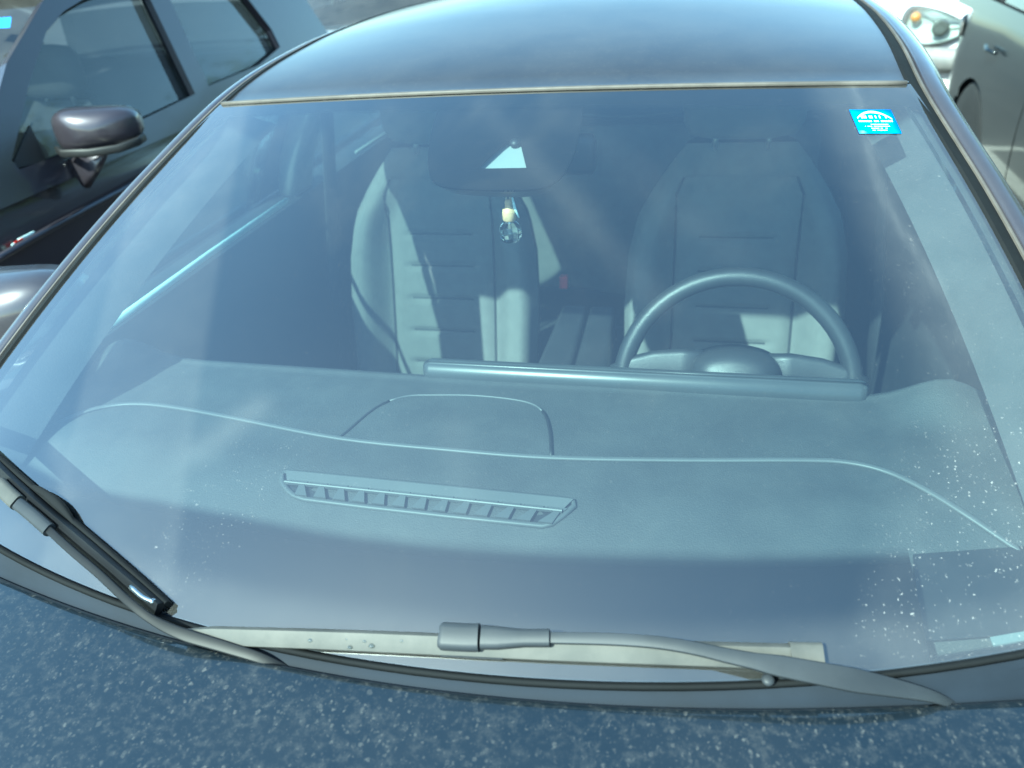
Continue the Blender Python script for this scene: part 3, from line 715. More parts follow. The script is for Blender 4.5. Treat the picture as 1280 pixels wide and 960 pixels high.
# instrument hood just behind the wheel's hub, seen over the display
# seats
def seat(parent, cx, y0, label=None):
    rows = lin(.40, 1.13, 30)
    def halfw(z): return float(np.interp(z, [.40, .55, .75, .88, .97, 1.03, 1.08, 1.13], [.235, .255, .262, .255, .235, .20, .165, .125]))
    def surf(a, z, front=True):
        w = halfw(z); s = abs(a)
        y = y0+(z-.40)*.26
        bol = .075*sstep(.52, .80, s)*(1-sstep(.90, 1.0, s)*.9)*sstep(1.13, .95, z)
        y -= bol
        if not front: y = y0+(z-.40)*.26+.10*(1-s**4)+.01
        return np.array([cx+a*w, y, z])
    b = MB(); aa = lin(-1, 1, 41)
    b.grid(lambda a, z: surf(a, z), aa, rows, flip=False); o = b.build('seat', MT['seat'], parent)
    b = MB(); b.grid(lambda a, z: surf(a, z, False), lin(-1, 1, 15), rows, flip=True); b.build('seat_shell', MT['carpet'], o)
    # padded centre panel with cross seams
    b = MB(); rz = lin(.42, 1.06, 90); seams = [.50, .585, .67, .755, .84, .92]
    def ins(a, z):
        p = surf(a*.56*.255/max(.2, halfw(z)), z); g = 0
        for s_ in seams: g = max(g, math.exp(-((z-s_)/.006)**2)*(1 if abs(a) < .62 else 0))
        edge = sstep(1., .86, abs(a)); p[1] -= .014*edge-.009*g; return p
    b.grid(ins, lin(-1, 1, 21), rz); b.build('centre_panel', MT['seat'], o)
    for s_ in seams:
        b = MB(); b.sweep([ins(a, s_)+np.array([0, -.0015, 0]) for a in lin(-.60, .60, 9)], rrect(.004, .004, .3, 1)); b.build('seam', MT['seam'], o)
    for sg in (-1, 1):
        b = MB(); b.tube([surf(sg*.56*.255/max(.2, halfw(z)), z)+np.array([0, -.004, 0]) for z in lin(.42, 1.06, 20)], .0028, 6); b.build('piping', MT['seam'], o)
    # headrest
    b = MB(); hz = y0+.215
    def hd(t, k):
        a = 2*math.pi*t; w, d = .135*k[0], .055*k[0]; ca, sa = math.cos(a), math.sin(a)
        return np.array([cx+w*math.copysign(abs(ca)**.6, ca), hz+d*math.copysign(abs(sa)**.7, sa)-.03, 1.155+k[1]])
    ring = [(.55, -.01), (.88, 0), (1, .03), (1.02, .09), (.96, .14), (.80, .165), (.4, .175)]
    V = [hd(t, k) for k in ring for t in lin(0, 1, 29)[:-1]]; n = 28
    b.add(V, [(j*n+i, j*n+(i+1) % n, (j+1)*n+(i+1) % n, (j+1)*n+i) for j in range(len(ring)-1) for i in range(n)]+[tuple(range(n))[::-1], tuple((len(ring)-1)*n+i for i in range(n))]); b.build('headrest', MT['seat'], o)
    for sg in (-1, 1):
        b = MB(); b.tube([(cx+sg*.06, hz-.02, 1.08), (cx+sg*.06, hz-.03, 1.18)], .007, 8); b.build('headrest_post', MT['chrome'], o)
    # cushion
    b = MB()
    def cu(a, t):
        y = y0-.50+.52*t; return np.array([cx+a*.255, y, .46-.03*t+.05*sstep(.55, .82, abs(a))*sstep(0, .3, t)-.09*sstep(.12, 0, t)-.12*sstep(.9, 1.0, abs(a))])
    b.grid(cu, lin(-1, 1, 21), lin(0, 1, 14)); b.build('seat_cushion', MT['seat'], o)
    return o
seat(car, -.385, 1.28); seat(car, .36, 1.28)
# rear bench
b = MB(); b.grid(lambda a, z: np.array([a*.64, 2.22+(z-.4)*.25-.03*math.cos(a*math.pi*3), z]), lin(-1, 1, 31), lin(.4, 1.0, 10)); b.build('rear_bench', MT['seat'], car)
b = MB(); b.box((0, 2.55, .985), (1.3, .45, .02)); b.build('parcel_shelf', MT['carpet'], car, smooth=False, bevel=.004)
# floor, bulkhead, doors
b = MB(); b.box((0, 1.5, .28), (1.5, 2.6, .03)); b.build('cabin_floor', MT['carpet'], car, smooth=False)
b = MB(); b.box((0, .20, .60), (1.46, .02, .62)); b.build('firewall', MT['carpet'], car, smooth=False)
for sgn in (-1, 1):
    b = MB(); b.grid(lambda u, v: np.array([sgn*(.735+.02*math.sin(math.pi*v)), .30+2.3*u, .30+.735*v]), lin(0, 1, 24), lin(0, 1, 10)); b.build('door_lining', MT['door'], car)
    b = MB(); b.grid(lambda u, v: np.array([sgn*(.735+.085*v), .32+2.3*u, 1.035+.012*math.sin(math.pi*v)]), lin(0, 1, 24), lin(0, 1, 5)); b.build('window_ledge', MT['door'], car)
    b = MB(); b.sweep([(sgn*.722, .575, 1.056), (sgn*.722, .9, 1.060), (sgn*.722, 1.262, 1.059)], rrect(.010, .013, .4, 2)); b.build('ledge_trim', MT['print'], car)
    b = MB(); b.sweep([(sgn*.722, 1.70, 1.058), (sgn*.722, 2.06, 1.05)], rrect(.008, .010, .4, 2)); b.build('ledge_trim', MT['bracket'], car)
    b = MB(); b.sweep([(sgn*.775, 1.40, 1.03), (sgn*.750, 1.40, 1.12), (sgn*.70, 1.40, 1.22), (sgn*.625, 1.40, 1.345)], rrect(.050, .12, .35, 3), normals=[(0, 1, 0)]); b.build('b_pillar', MT['pillar'], car)
    b = MB(); b.sweep([(sgn*.640, 1.40, 1.24), (sgn*.66, 1.38, 1.05), (sgn*.69, 1.36, .8), (sgn*.70, 1.36, .5)], rrect(.046, .003, .3, 1), normals=[(sgn*1, .3, 0)]); b.build('seat_belt', MT['carpet'], car)
    b = MB(); b.grid(lambda u, v: (lambda e: e+np.array([-sgn*(.006+.05*v), .02+.05*v, -.018-.035*v]))(G(sgn*.985, u)), lin(.0, 1, 20), lin(0, 1, 4)); b.build('pillar_trim', MT['liner'], car)
# armrest between the seats
b = MB()
for x0, x1, x2, x3 in ((-.083, -.006, -.078, -.014), (.002, .078, -.008, .062)):
    pass
def lidbox(xa0, xa1, xb0, xb1):
    y0, y1 = 1.13, 1.46; z0, z1 = .695, .705; bb = MB()
    bb.add([(xa0, y0, z0), (xa1, y0, z0), (xb1, y1, z1), (xb0, y1, z1), (xa0, y0, .58), (xa1, y0, .58), (xb1, y1, .58), (xb0, y1, .58)], [(0, 1, 2, 3), (4, 7, 6, 5), (0, 4, 5, 1), (1, 5, 6, 2), (2, 6, 7, 3), (3, 7, 4, 0)]); return bb
arm = lidbox(-.088, -.004, -.080, -.010).build('armrest_lid', MT['leather'], car, smooth=True, bevel=.012, auto=None)
lidbox(.002, .082, -.004, .064).build('armrest_lid', MT['leather'], car, bevel=.012)
b = MB(); b.box((0, 1.05, .47), (.20, 1.1, .22)); b.build('centre_console', MT['door'], car, smooth=False, bevel=.02)
p = at_y(705, 352, 1.42); b = MB(); b.box(p, (.022, .02, .035)); b.build('belt_buckle', MT['red'], car, smooth=False, bevel=.004)
# mirror inside
b = MB(); b.sweep([(-.115, .80, 1.288), (-.11, .80, 1.288), (0, .802, 1.29), (.11, .80, 1.288), (.115, .80, 1.288)], rrect(.03, .066, .45, 4), normals=[(0, 0, 1)], scale=[.7, .98, 1.05, .98, .7]); b.build('interior_mirror', MT['black'], car)
# own door mirrors
def door_mirror(parent, base, sgn, m, s=1., yaw=0.):
    """flat-fronted cap facing the nose of the car (-Y), a dark band under it, short arm to the door"""
    c = np.array(base); V = []; n = 32; cyw, syw = math.cos(yaw), math.sin(yaw)
    def T(x, y, z): return c+s*np.array([x*cyw-y*syw, x*syw+y*cyw, z])
    rings = [(.055*(1-math.sqrt(max(0, 1-k*k))), k) for k in (.10, .25, .40, .54, .67, .78, .87, .94, .98)]+[(.068, 1.), (.100, .985), (.104, .90)]
    for d, k in rings:
        for i in range(n):
            a = 2*math.pi*i/n; ca, sa = math.cos(a), math.sin(a)
            x = .128*math.copysign(abs(ca)**.55, ca)*k; z = .062*math.copysign(abs(sa)**.62, sa)*k
            q = sgn*x/.128
            V.append(T(x, d-.05+.022*q*q, z*(1-.14*q)))
    F_ = [(j*n+i, j*n+(i+1) % n, (j+1)*n+(i+1) % n, (j+1)*n+i) for j in range(len(rings)-1) for i in range(n)]+[tuple(range(n))[::-1], tuple((len(rings)-1)*n+i for i in range(n))]
    o = part('door_mirror', V, F_, m, parent)
    b = MB(); b.sweep([T(-.124, -.005, -.046), T(-.10, -.038, -.052), T(-.02, -.050, -.056), T(.06, -.045, -.054), T(.115, -.015, -.046), T(.128, .02, -.04)], rrect(.014, .024, .35, 2)); b.build('mirror_band', MT['black'], o)
    b = MB(); b.sweep([T(-sgn*.02, .005, -.055), T(-sgn*.045, .012, -.10), T(-sgn*.10, .03, -.13)], rrect(.085, .035, .4, 3), normals=[(0, -1, .2)], scale=[1, .75, 1.2]); b.build('mirror_arm', m, o)
    b = MB(); b.sweep([T(-.105, .056, .0), T(.105, .056, .0)], rrect(.004, .095, .3, 3)); b.build('mirror_glass', MT['chrome'], o)
    return o
pm = at_y(-4, 398, .62)
door_mirror(car, pm, -1, MT['dark_paint'], 1.3); door_mirror(car, (1.0, .60, 1.03), 1, MT['dark_paint'], 1.05)
# wipers
def on_path(pxs, h, n=6):
    P = [onG(x, y, 0) for x, y in pxs]; uv = [uvG(x, y) for x, y in pxs]; nn = [GN(*q) for q in uv]
    hh = h if isinstance(h, (list, tuple)) else [h]*len(pxs)
    P = [p+q*z for p, q, z in zip(P, nn, hh)]
    if n > 1: return catmull(P, n), catmull(nn, n)
    return P, nn
wip = MB(); P, Q = on_path([(1225, 886), (1168, 872), (1110, 862), (1040, 851), (955, 836), (905, 826), (860, 816), (815, 809), (760, 805), (690, 803)], [-.030, .000, .013, .022, .026, .026, .026, .025, .023, .021])
k = len(P); sc = [1.0+1.0*math.exp(-((i/k-.16)/.15)**2) if i/k < .5 else 1. for i in range(k)]
sc = [float(np.interp(i/k, [0, .12, .30, .42, .47, .6, 1], [.35, .85, 1.7, 1.5, 1.15, .95, .85])) for i in range(k)]
wip.sweep(P, rrect(.0125, .0065, .14, 2), normals=Q, scale=[(a, 1) for a in sc]); w1 = wip.build('wiper_arm', MT['wiper'], car, auto=50, label='long right wiper arm parked low across the glass')
b = MB(); P, Q = on_path([(690, 803), (640, 803), (607, 802)], .021, 5); b.sweep(P, rrect(.0175, .013, .3, 2), normals=Q, scale=[(float(np.interp(i, [0, 3, 7, 10], [.95, .95, 1.25, 1.3])), 1) for i in range(len(P))]); b.build('wiper_adapter', MT['wiper'], w1, auto=50)
b = MB(); P, Q = on_path([(604, 802), (590, 802), (570, 801), (556, 800)], .020, 4); b.sweep(P, rrect(.027, .017, .38, 3), normals=Q, scale=[1, 1, 1, 1, 1, 1, 1, 1, 1, 1, 1, 1, .85][:len(P)]); b.build('wiper_clip', MT['wiper'], w1, auto=50)
b = MB(); P, Q = on_path([(553, 818), (590, 820), (630, 822)], .006, 3); b.sweep(P, rrect(.006, .008, .3, 1), normals=Q); b.build('wiper_bracket', MT['wiper'], w1, auto=40)
b = MB(); P, Q = on_path([(240, 796), (300, 798), (420, 802), (560, 808), (700, 814), (850, 819), (985, 823)], .010, 6); b.sweep(P, [(-.010, -.004), (.010, -.004), (.010, .001), (.004, .004), (-.006, .007), (-.010, .003)], normals=Q, scale=[(float(np.interp(i/len(P), [0, .1, 1], [.6, .95, 1.15])), 1) for i in range(len(P))]); bl = b.build('wiper_blade', MT['blade'], w1, auto=50)
b = MB(); P, Q = on_path([(985, 823), (1005, 823.5), (1025, 824)], .010, 3); b.sweep(P, rrect(.026, .014, .3, 2), normals=Q); b.build('blade_end_cap', MT['blade'], w1, auto=50)
b = MB(); P, Q = on_path([(262, 791), (420, 795), (560, 799), (700, 805), (850, 808), (1020, 812)], .004, 6); b.sweep(P, rrect(.003, .012, .3, 1), normals=Q); b.build('blade_rubber', MT['rubber'], w1, auto=50)
b = MB(); pz = onG(957, 853, .012); b.lathe(pz, [(.002, -.012), (.002, .0), (.0055, .0005), (.006, .003), (.003, .0045)], 14, Matrix.Rotation(.35, 3, 'X')); b.build('washer_jet', MT['wiper'], w1)
# water drops clinging to the left of the blade
for x, y, s in ((363, 797, 1), (395, 803, 1.3), (440, 801, 1.2), (462, 804, 1.2), (443, 812, 1.), (470, 810, 1.4), (508, 803, 1.4)):
    b = MB(); c = onG(x, y, .0135); b.lathe(c, [(.0004*s, -.0012*s), (.0022*s, -.0008*s), (.0026*s, .0002*s), (.0012*s, .0012*s), (.0003*s, .0014*s)], 10); b.build('water_drop', MT['drop'], w1)
# left wiper
b = MB(); P, Q = on_path([(372, 842), (335, 826), (290, 812), (240, 797), (205, 780), (178, 759), (140, 724), (108, 697), (78, 670)], [-.012, .004, .012, .018, .020, .022, .022, .022, .021], 6)
b.sweep(P, rrect(.0095, .007, .16, 2), normals=Q, scale=[(float(np.interp(i/len(P), [0, .15, .35, .5, 1], [.5, 1.2, 1.4, 1.0, .95])), 1) for i in range(len(P))]); w2 = b.build('wiper_arm', MT['wiper_black'], car, auto=50, label='left wiper arm slanting up the left edge of the glass')
b = MB(); P, Q = on_path([(78, 670), (55, 650), (40, 638)], .021, 4); b.sweep(P, rrect(.016, .012, .35, 2), normals=Q); b.build('wiper_adapter', MT['wiper'], w2, auto=50)
b = MB(); P, Q = on_path([(38, 636), (24, 623), (14, 613)], .020, 4); b.sweep(P, rrect(.020, .013, .38, 3), normals=Q); b.build('wiper_clip', MT['blade'], w2, auto=50)
b = MB(); P, Q = on_path([(-75, 512), (-20, 566), (20, 606), (60, 642), (110, 684), (160, 727), (206, 765)], .010, 6); b.sweep(P, [(-.010, -.004), (.010, -.004), (.010, .001), (.004, .004), (-.006, .009), (-.010, .003)], normals=Q, scale=[(float(np.interp(i/len(P), [0, .85, 1], [1, 1, .8])), 1) for i in range(len(P))]); b.build('wiper_blade', MT['wiper_black'], w2, auto=50)
b = MB(); P, Q = on_path([(-70, 500), (0, 570), (60, 623), (120, 674), (170, 717), (214, 757)], .005, 6); b.sweep(P, rrect(.006, .013, .3, 1), normals=Q); b.build('blade_rubber', MT['rubber'], w2, auto=50)
b = MB(); P, Q = on_path([(48, 612), (66, 622), (84, 638), (100, 658)], .009, 4); b.sweep(P, rrect(.009, .010, .3, 2), normals=Q, scale=[.6, .8, 1, 1, 1, 1.1, 1.2, 1.2, 1.1, 1, .8, .6, .5][:len(P)]); b.build('blade_joint', MT['rubber'], w2, auto=50)
b = MB(); P, Q = on_path([(175, 738), (190, 751), (204, 757)], .016, 4); b.sweep(P, circ(.0035, 8), normals=Q); b.build('blade_end_cap', MT['chrome'], w2)
# ------------------------------------------------------------------ hanging air freshener
c = at_y(638, 288, .655)
fr = empty('air_freshener', tuple(c-np.array([0, 0, .02])), 'tiny round glass perfume bottle with wooden cap hanging on a cord behind the windscreen', 'air freshener')
b = MB(); b.lathe(c, [(.004, -.0195), (.012, -.0165), (.0168, -.009), (.0178, 0), (.0155, .008), (.010, .013), (.007, .0155)], 10); b.build('glass_bottle', MT['bottle'], fr, smooth=False)
b = MB(); b.lathe(c, [(.0085, .0155), (.0105, .018), (.0105, .029), (.0095, .034), (.006, .036), (.005, .040), (.0055, .045), (.003, .049)], 18); b.build('wooden_cap', MT['wood'], fr)
b = MB()
for dx, l in ((-.004, .03), (.003, 0), (.007, .0)):
    b.tube([c+np.array([dx*.5, 0, .043-.012*(dx > 0)]), c+np.array([dx, .004, .060]), c+np.array([dx*.9, .022, .090])], .0016, 6)
b.build('hanging_cord', MT['cord'], fr)
b = MB(); b.sweep([c+np.array([.007, 0, .052]), c+np.array([.010, -.002, .036]), c+np.array([.0155, -.002, .021])], circ(.0022, 6), scale=[.7, 1.1, .6]); b.build('tassel', MT['print'], fr)
# ------------------------------------------------------------------ LEFT NEIGHBOUR
XL, KL, ZBL = -1.655, .36, 1.085
def LP(px, py): p = at_plane(px, py, (1, 0, KL), XL+KL*ZBL); return (float(p[1]), float(p[2]))
W_L = 1.84; CXL = XL-W_L/2+.045
lc = empty('parked_car', (CXL, 2.2, 0), 'dark violet-grey car on the left with its door mirror against the side window', 'car', 'cars parked around the lot')
a0 = LP(9, 194)
fw = [LP(16, 216), LP(6, 205), LP(12, 180), LP(28, 110), LP(50, 44), LP(72, 19), LP(103, 0), LP(140, -14), LP(172, -20), LP(180, 2), LP(237, 121), LP(150, 163), LP(65, 199)]
rw = [LP(254, 111), LP(206, 4), LP(200, -16), LP(240, -22), LP(290, -12), LP(302, 0), LP(333, 40), LP(344, 62), LP(318, 84)]
qw = [LP(372, 49), LP(348, 60), LP(330, 30), LP(313, -4), LP(324, -6)]
topz = max(p[1] for p in fw+rw)+.035; CT, CB = LP(374, -1), LP(402, 41)
out = [(fw[0][0]-.30, 1.02), (fw[0][0]-.16, 1.10), LP(0, 84), LP(46, 6), LP(70, -14), (LP(110, -22)[0], topz-.01), (rw[2][0]+.1, topz+.01), (LP(300, -22)[0], topz-.03), CT, CB, (CB[0]+.05, 1.10), (CB[0]+.05, 1.02)]
def lsh(y): return float(np.interp(y, [-.05, .15, .6, 1.0, 1.3, 2.3, 3.4, 4.4], [.70, .84, .95, 1.02, 1.055, 1.075, 1.10, 1.08]))
bodywork(lc, CXL, W_L, -.10, 4.15, lsh, (.78, 3.45), MT['left_paint'], (-.10, 1.05), None)
greenhouse(lc, CXL, dict(zb=ZBL, xb=XL-CXL, k=KL, outline=out, holes=[fw, rw]), MT['left_paint'], MT['darkglass'])
lw = screen(lc, 'windscreen', CXL, (.80, out[1][0]-.05, 1.04), (XL-CXL-KL*(topz-ZBL)-.03, LP(75, -16)[0], topz), MT['darkglass'], .22)
b = MB()
wr = XL-CXL-KL*(topz-ZBL)+.0
ya, yb = LP(60, -10)[0], CT[0]-.02
b.grid(lambda u, v: np.array([CXL+u*wr*(1-.05*v), ya+(yb-ya)*v-.12*(1-u*u)*(1-v), topz-.005+.05*(1-u*u)+.02*math.sin(math.pi*v)-(topz-CT[1])*v**2.5]), lin(-1, 1, 17), lin(0, 1, 16)); b.build('roof', MT['left_paint'], lc)
screen(lc, 'rear_window', CXL, (.74, CB[0]+.05, 1.09), (.62, CT[0]-.02, CT[1]), MT['darkglass'], .06)
b = MB(); b.box((CXL, 3., 1.02), (1.5, 2.6, .02)); b.grid(lambda u, v: np.array([CXL+u*.86, CB[0]+.02+(4.10-CB[0])*v, 1.09+.02*(1-u*u)-.03*v]), lin(-1, 1, 9), lin(0, 1, 5)); b.build('rear_deck', MT['carpet'], lc, smooth=False)
for px_, py_, qx, qy in ((324, -6, 376, 49),):
    A, B = LP(px_, py_), LP(qx, qy); b = MB(); b.sweep([(XL-KL*(p[1]-ZBL)+.003, p[0], p[1]) for p in (A, ((A[0]+B[0])/2+.01, (A[1]+B[1])/2+.01), B)], rrect(.012, .008, .3, 1), normals=[(1, 0, 0)]); b.build('door_gap', MT['black'], lc)
A, B = LP(190, 0), LP(246, 116); b = MB(); b.sweep([(XL-KL*(p[1]-ZBL)+.003, p[0], p[1]) for p in (A, B)]+[(XL+.004, B[0]+.02, .95), (XL-.0, B[0]+.02, .6)], rrect(.008, .006, .3, 1), normals=[(1, 0, 0)]); b.build('door_gap', MT['black'], lc)
lamps(lc, CXL, W_L, -.10, 4.15, -.10, 4.25, lambda q: -.10+q, [(0, 'headlight', MT['lamp'], .56), (4.25, 'taillight', MT['lens_red'], .82)]); front_trim(lc, CXL, lambda q: -.10+q)
# belt moulding and door crease
b = MB(); b.sweep([(XL+.004, fw[0][0]-.12, 1.075), (XL+.006, 1.6, fw[-1][1]-.022), (XL+.006, 2.3, 1.085), (XL+.004, 3.1, 1.10)], rrect(.016, .010, .4, 2), normals=[(1, 0, 0)]); b.build('belt_moulding', MT['black'], lc)
b = MB(); b.sweep([(XL+.045, .95, .90), (XL+.055, 1.4, .925), (XL+.058, 2.2, .945), (XL+.05, 3.2, .96)], circ(.012, 8)); b.build('door_crease', MT['left_paint'], lc)
cm = at_y(119, 162, 1.60); sail = [LP(33, 162), LP(36, 206), LP(52, 201)]
door_mirror(lc, cm+np.array([0, 0, .0]), 1, MT['left_paint'], .98, yaw=.40)
b = MB(); b.add([(XL-KL*(p[1]-ZBL)+.004, p[0], p[1]) for p in (LP(8, 214), LP(33, 158), LP(54, 203))], [(0, 1, 2)]); b.build('mirror_base', MT['black'], lc, smooth=False, solid=.012)
# fender badge: a small slanted chrome and red lozenge
d = at_plane(25, 301, (1, 0, 0), XL+.028); t1 = at_plane(42, 292, (1, 0, 0), XL+.028)-d
def bq(a0, a1, c0, c1): return [d+t1*a0+np.array([0, .01, 1])*c0, d+t1*a1+np.array([0, .01, 1])*c0, d+t1*a1+np.array([0, .02, 1])*c1, d+t1*a0+np.array([0, .02, 1])*c1]
b = MB(); b.add(bq(-.15, 1., -.012, .008), [(0, 1, 2, 3)]); b.build('fender_badge', MT['print'], lc, smooth=False, solid=.006, soff=1.)
b = MB(); b.add([p+np.array([.008, 0, 0]) for p in bq(-.55, .05, -.014, .008)], [(0, 1, 2, 3)]); b.build('badge_red_bar', MT['red'], lc, smooth=False, solid=.004, soff=1.)
b = MB(); b.add([p+np.array([.008, 0, 0]) for p in bq(-.75, -.56, -.013, .006)], [(0, 1, 2, 3)]); b.build('badge_end', MT['print'], lc, smooth=False, solid=.004, soff=1.)
# sticker at the top of its windscreen
d = at_y(2, 29, LP(40, 0)[0]-.14)
b = MB(); b.add([d+np.array([x, z*.9, z]) for x, z in ((-.06, -.012), (.035, -.012), (.03, .014), (-.06, .014))], [(0, 1, 2, 3)]); b.build('sticker', MT['cyan'], lc, smooth=False, label='bright blue sticker at the top of the windscreen')
for sx in (-.36, .36): seat(lc, CXL+sx, 2.05)
b = MB(); b.grid(lambda u, v: np.array([CXL+u*.72, 1.12+.3*v-.12*(1-u*u)*(1-v), .99+.02*v]), lin(-1, 1, 9), lin(0, 1, 4)); b.build('dashboard', MT['door'], lc)
# ------------------------------------------------------------------ other cars, from one pattern
def simple_car(label, cx, nose, m, W=1.80, L=4.35, H=1.5, zb=1.02, facing=1, extras=None, glassm=None, ya=1.15, tail=None):
    """nose at the low-Y end when facing=1; with facing=-1 the nose is at the high-Y end"""
    glassm = glassm or MT['darkglass']
    lo, hi = (nose, nose+L) if facing == 1 else (nose-L, nose)
    root = empty('parked_car', (cx, (lo+hi)/2, 0), label, 'car', 'cars parked around the lot')
    def Y(s): return nose+s if facing == 1 else nose-s
    def sh(y):
        s = y-nose if facing == 1 else nose-y
        return float(np.interp(s, [0, .2, .6, ya, ya+.3, 3.2, L], [.70, .82, .91, .98, 1.0, 1.03, .98]))
    hr = (lo, lo+ya+.02) if facing == 1 else (hi-ya-.02, hi)
    tr = (hi-.25, hi) if facing == 1 else (lo, lo+.25)
    bodywork(root, cx, W, lo, hi, sh, (Y(.85), Y(3.45)), m, hr, tr, facing)
    k = .34; xb = W/2-.045; zr = H-.05
    out = [(ya-.05, .98), (ya+.08, zb), (ya+.72, zr-.06), (ya+.95, zr), (ya+1.6, zr+.01), (L-.95, zr-.03), (L-.62, zr-.10), (L-.22, zb), (L-.20, .98)]
    h1 = [(ya+.24, zb+.015), (ya+.80, zr-.10), (ya+1.0, zr-.05), (ya+1.32, zr-.045), (ya+1.30, zb+.02)]
    h2 = [(ya+1.42, zb+.02), (ya+1.44, zr-.045), (L-1.05, zr-.075), (L-.78, zr-.15), (L-.72, zb+.03)]
    f = lambda lst: [(Y(a), c) for a, c in lst]
    greenhouse(root, cx, dict(zb=zb, xb=xb, k=k, outline=f(out), holes=[f(h1), f(h2)]), m, glassm)
    wr = xb-k*(zr-zb)
    screen(root, 'windscreen', cx, (xb-.05, Y(ya+.04), .99), (wr-.03, Y(ya+.90), zr), glassm, .2)
    screen(root, 'rear_window', cx, (xb-.10, Y(L-.22), 1.01), (wr-.04, Y(L-.66), zr-.06), glassm, .06)
    b = MB(); b.grid(lambda u, v: np.array([cx+u*wr*(1-.04*v), Y(ya+.86+(L-.62-ya-.86)*v-.16*(1-u*u)*(1-v)), zr-.004+.045*(1-u*u)-.09*v**3]), lin(-1, 1, 15), lin(0, 1, 14)); b.build('roof', m, root)
    b = MB(); b.box((cx, Y((ya+L)/2+.1), .97), (W-.25, L-ya-.5, .02)); b.build('cabin_fill', MT['carpet'], root, smooth=False)
    for sx in (-1, 1):
        mo = door_mirror(root, (cx+sx*(W/2+.10), Y(ya+.42), zb+.04), sx, m) if facing == 1 else None
        if facing == -1:
            b = MB(); q = []
            for d, kq in ((0, .3), (-.02, .8), (-.06, 1.), (-.11, .97), (-.115, .6)):
                q.append((d, kq))
            V = []; n = 18
            for d, kq in q:
                for i in range(n):
                    a = 2*math.pi*i/n; V.append((cx+sx*(W/2+.10)+.115*kq*math.cos(a), Y(ya+.36)+d, zb+.04+.07*kq*math.sin(a)))
            b.add(V, [(j*n+i, j*n+(i+1) % n, (j+1)*n+(i+1) % n, (j+1)*n+i) for j in range(4) for i in range(n)]+[tuple(range(n)), tuple(4*n+i for i in range(n))]); b.build('door_mirror', m, root)
        # door handles and gaps
        for s_ in (ya+1.15, ya+2.0):
            b = MB(); b.sweep([(cx+sx*(W/2+.004), Y(s_-.09), .86), (cx+sx*(W/2+.022), Y(s_), .862), (cx+sx*(W/2+.004), Y(s_+.09), .866)], rrect(.018, .022, .4, 2), normals=[(1, 0, 0)]); b.build('door_handle', m, root)
        for s_ in (ya+.25, ya+1.36):
            b = MB(); b.sweep([(cx+sx*(W/2*side_profile(t)+.001), Y(s_+.05*(1-t)), .2+(sh(Y(s_))-.2)*t) for t in lin(.1, .98, 8)], rrect(.006, .003, .3, 1), normals=[(1, 0, 0)]); b.build('door_gap', MT['black'], root)
    lamps(root, cx, W, lo, hi, nose, L, Y, [q for q in ((0, 'headlight', MT['lamp'], .60), (L, 'taillight', tail or MT['lens_red'], .78)) if not (q[0] == 0 and extras == 'hero')])
    front_trim(root, cx, Y)
    return root
rc = simple_car('charcoal car on the right, its side reflecting the painted parking line', 2.50, .95, MT['grey_paint'], W=1.78, L=4.3, facing=1, ya=1.25, tail=MT['lampdark'])
hl0 = at_z(1172, 31, .73)
wc_ = simple_car('white car in the row behind with a large clear headlight and amber indicator', hl0[0]+.55, hl0[1]-.02, MT['white_paint'], W=1.74, L=4.1, facing=1, extras='hero')
sc_ = simple_car('silver car in the row behind on the left, mostly hidden by the dark roof', -2.2, 4.42, MT['silver_paint'], W=1.80, L=4.4, facing=1, ya=1.0)
# the white car's headlights, built up: bezel, bowl, bulb, lens, indicator
def big_light(cx, sgn, yy):
    ol = [(-.215, -.01), (-.205, .07), (-.16, .115), (-.05, .10), (.06, .06), (.15, .01), (.17, -.02), (.14, -.06), (.05, -.10), (-.06, -.115), (-.15, -.10), (-.195, -.06)]
    ol = [tuple(p[:2]) for p in catmull([(x, y, 0) for x, y in ol+ol[:1]], 4)[:-1]]
    zc = .735; n = len(ol)
    def Pt(x, z, d): return np.array([cx+sgn*x*-1 if False else cx+(x if sgn < 0 else -x), yy-d+.5*max(0, -x-.05)**1.0*.9, zc+z])
    b = MB(); V = []
    for k, d in ((1.10, -.02), (1.10, .03), (1.0, .04), (.97, .02)): V += [Pt(x*k, z*k, d) for x, z in ol]
    b.add(V, [(j*n+i, j*n+(i+1) % n, (j+1)*n+(i+1) % n, (j+1)*n+i) for j in range(3) for i in range(n)]); h = b.build('headlight', MT['lampdark'], wc_)
    b = MB(); V = []
    for k, d in ((.98, .02), (.8, -.02), (.45, -.05), (.1, -.06)): V += [Pt(.02+(x-.02)*k, z*k-.01*(1-k), d) for x, z in ol]
    b.add(V, [(j*n+i, j*n+(i+1) % n, (j+1)*n+(i+1) % n, (j+1)*n+i) for j in range(3) for i in range(n)]+[tuple(3*n+i for i in range(n))]); b.build('reflector_bowl', MT['lamp'], h)
    b = MB(); b.lathe(Pt(.0, -.01, -.0), [(.012, 0), (.03, .01), (.03, .02), (.055, .035), (.058, .04), (.03, .03)], 20, Matrix.Rotation(math.pi/2, 3, 'X')); b.build('bulb_shield', MT['lampdark'], h)
    b = MB(); b.lathe(Pt(-.155, .055, .02), [(.005, -.02), (.030, -.01), (.034, .005), (.02, .016), (.004, .02)], 18, Matrix.Rotation(math.pi/2, 3, 'X')); b.build('indicator_lamp', MT['lens_amber'], h)
    b = MB(); V = []
    for k, d in ((1.0, .035), (.8, .060), (.4, .075), (.02, .078)): V += [Pt(x*k, z*k, d) for x, z in ol]
    b.add(V, [(j*n+i, j*n+(i+1) % n, (j+1)*n+(i+1) % n, (j+1)*n+i) for j in range(3) for i in range(n)]); b.build('lens', MT['sideglass'], h)
yy = hl0[1]-.06
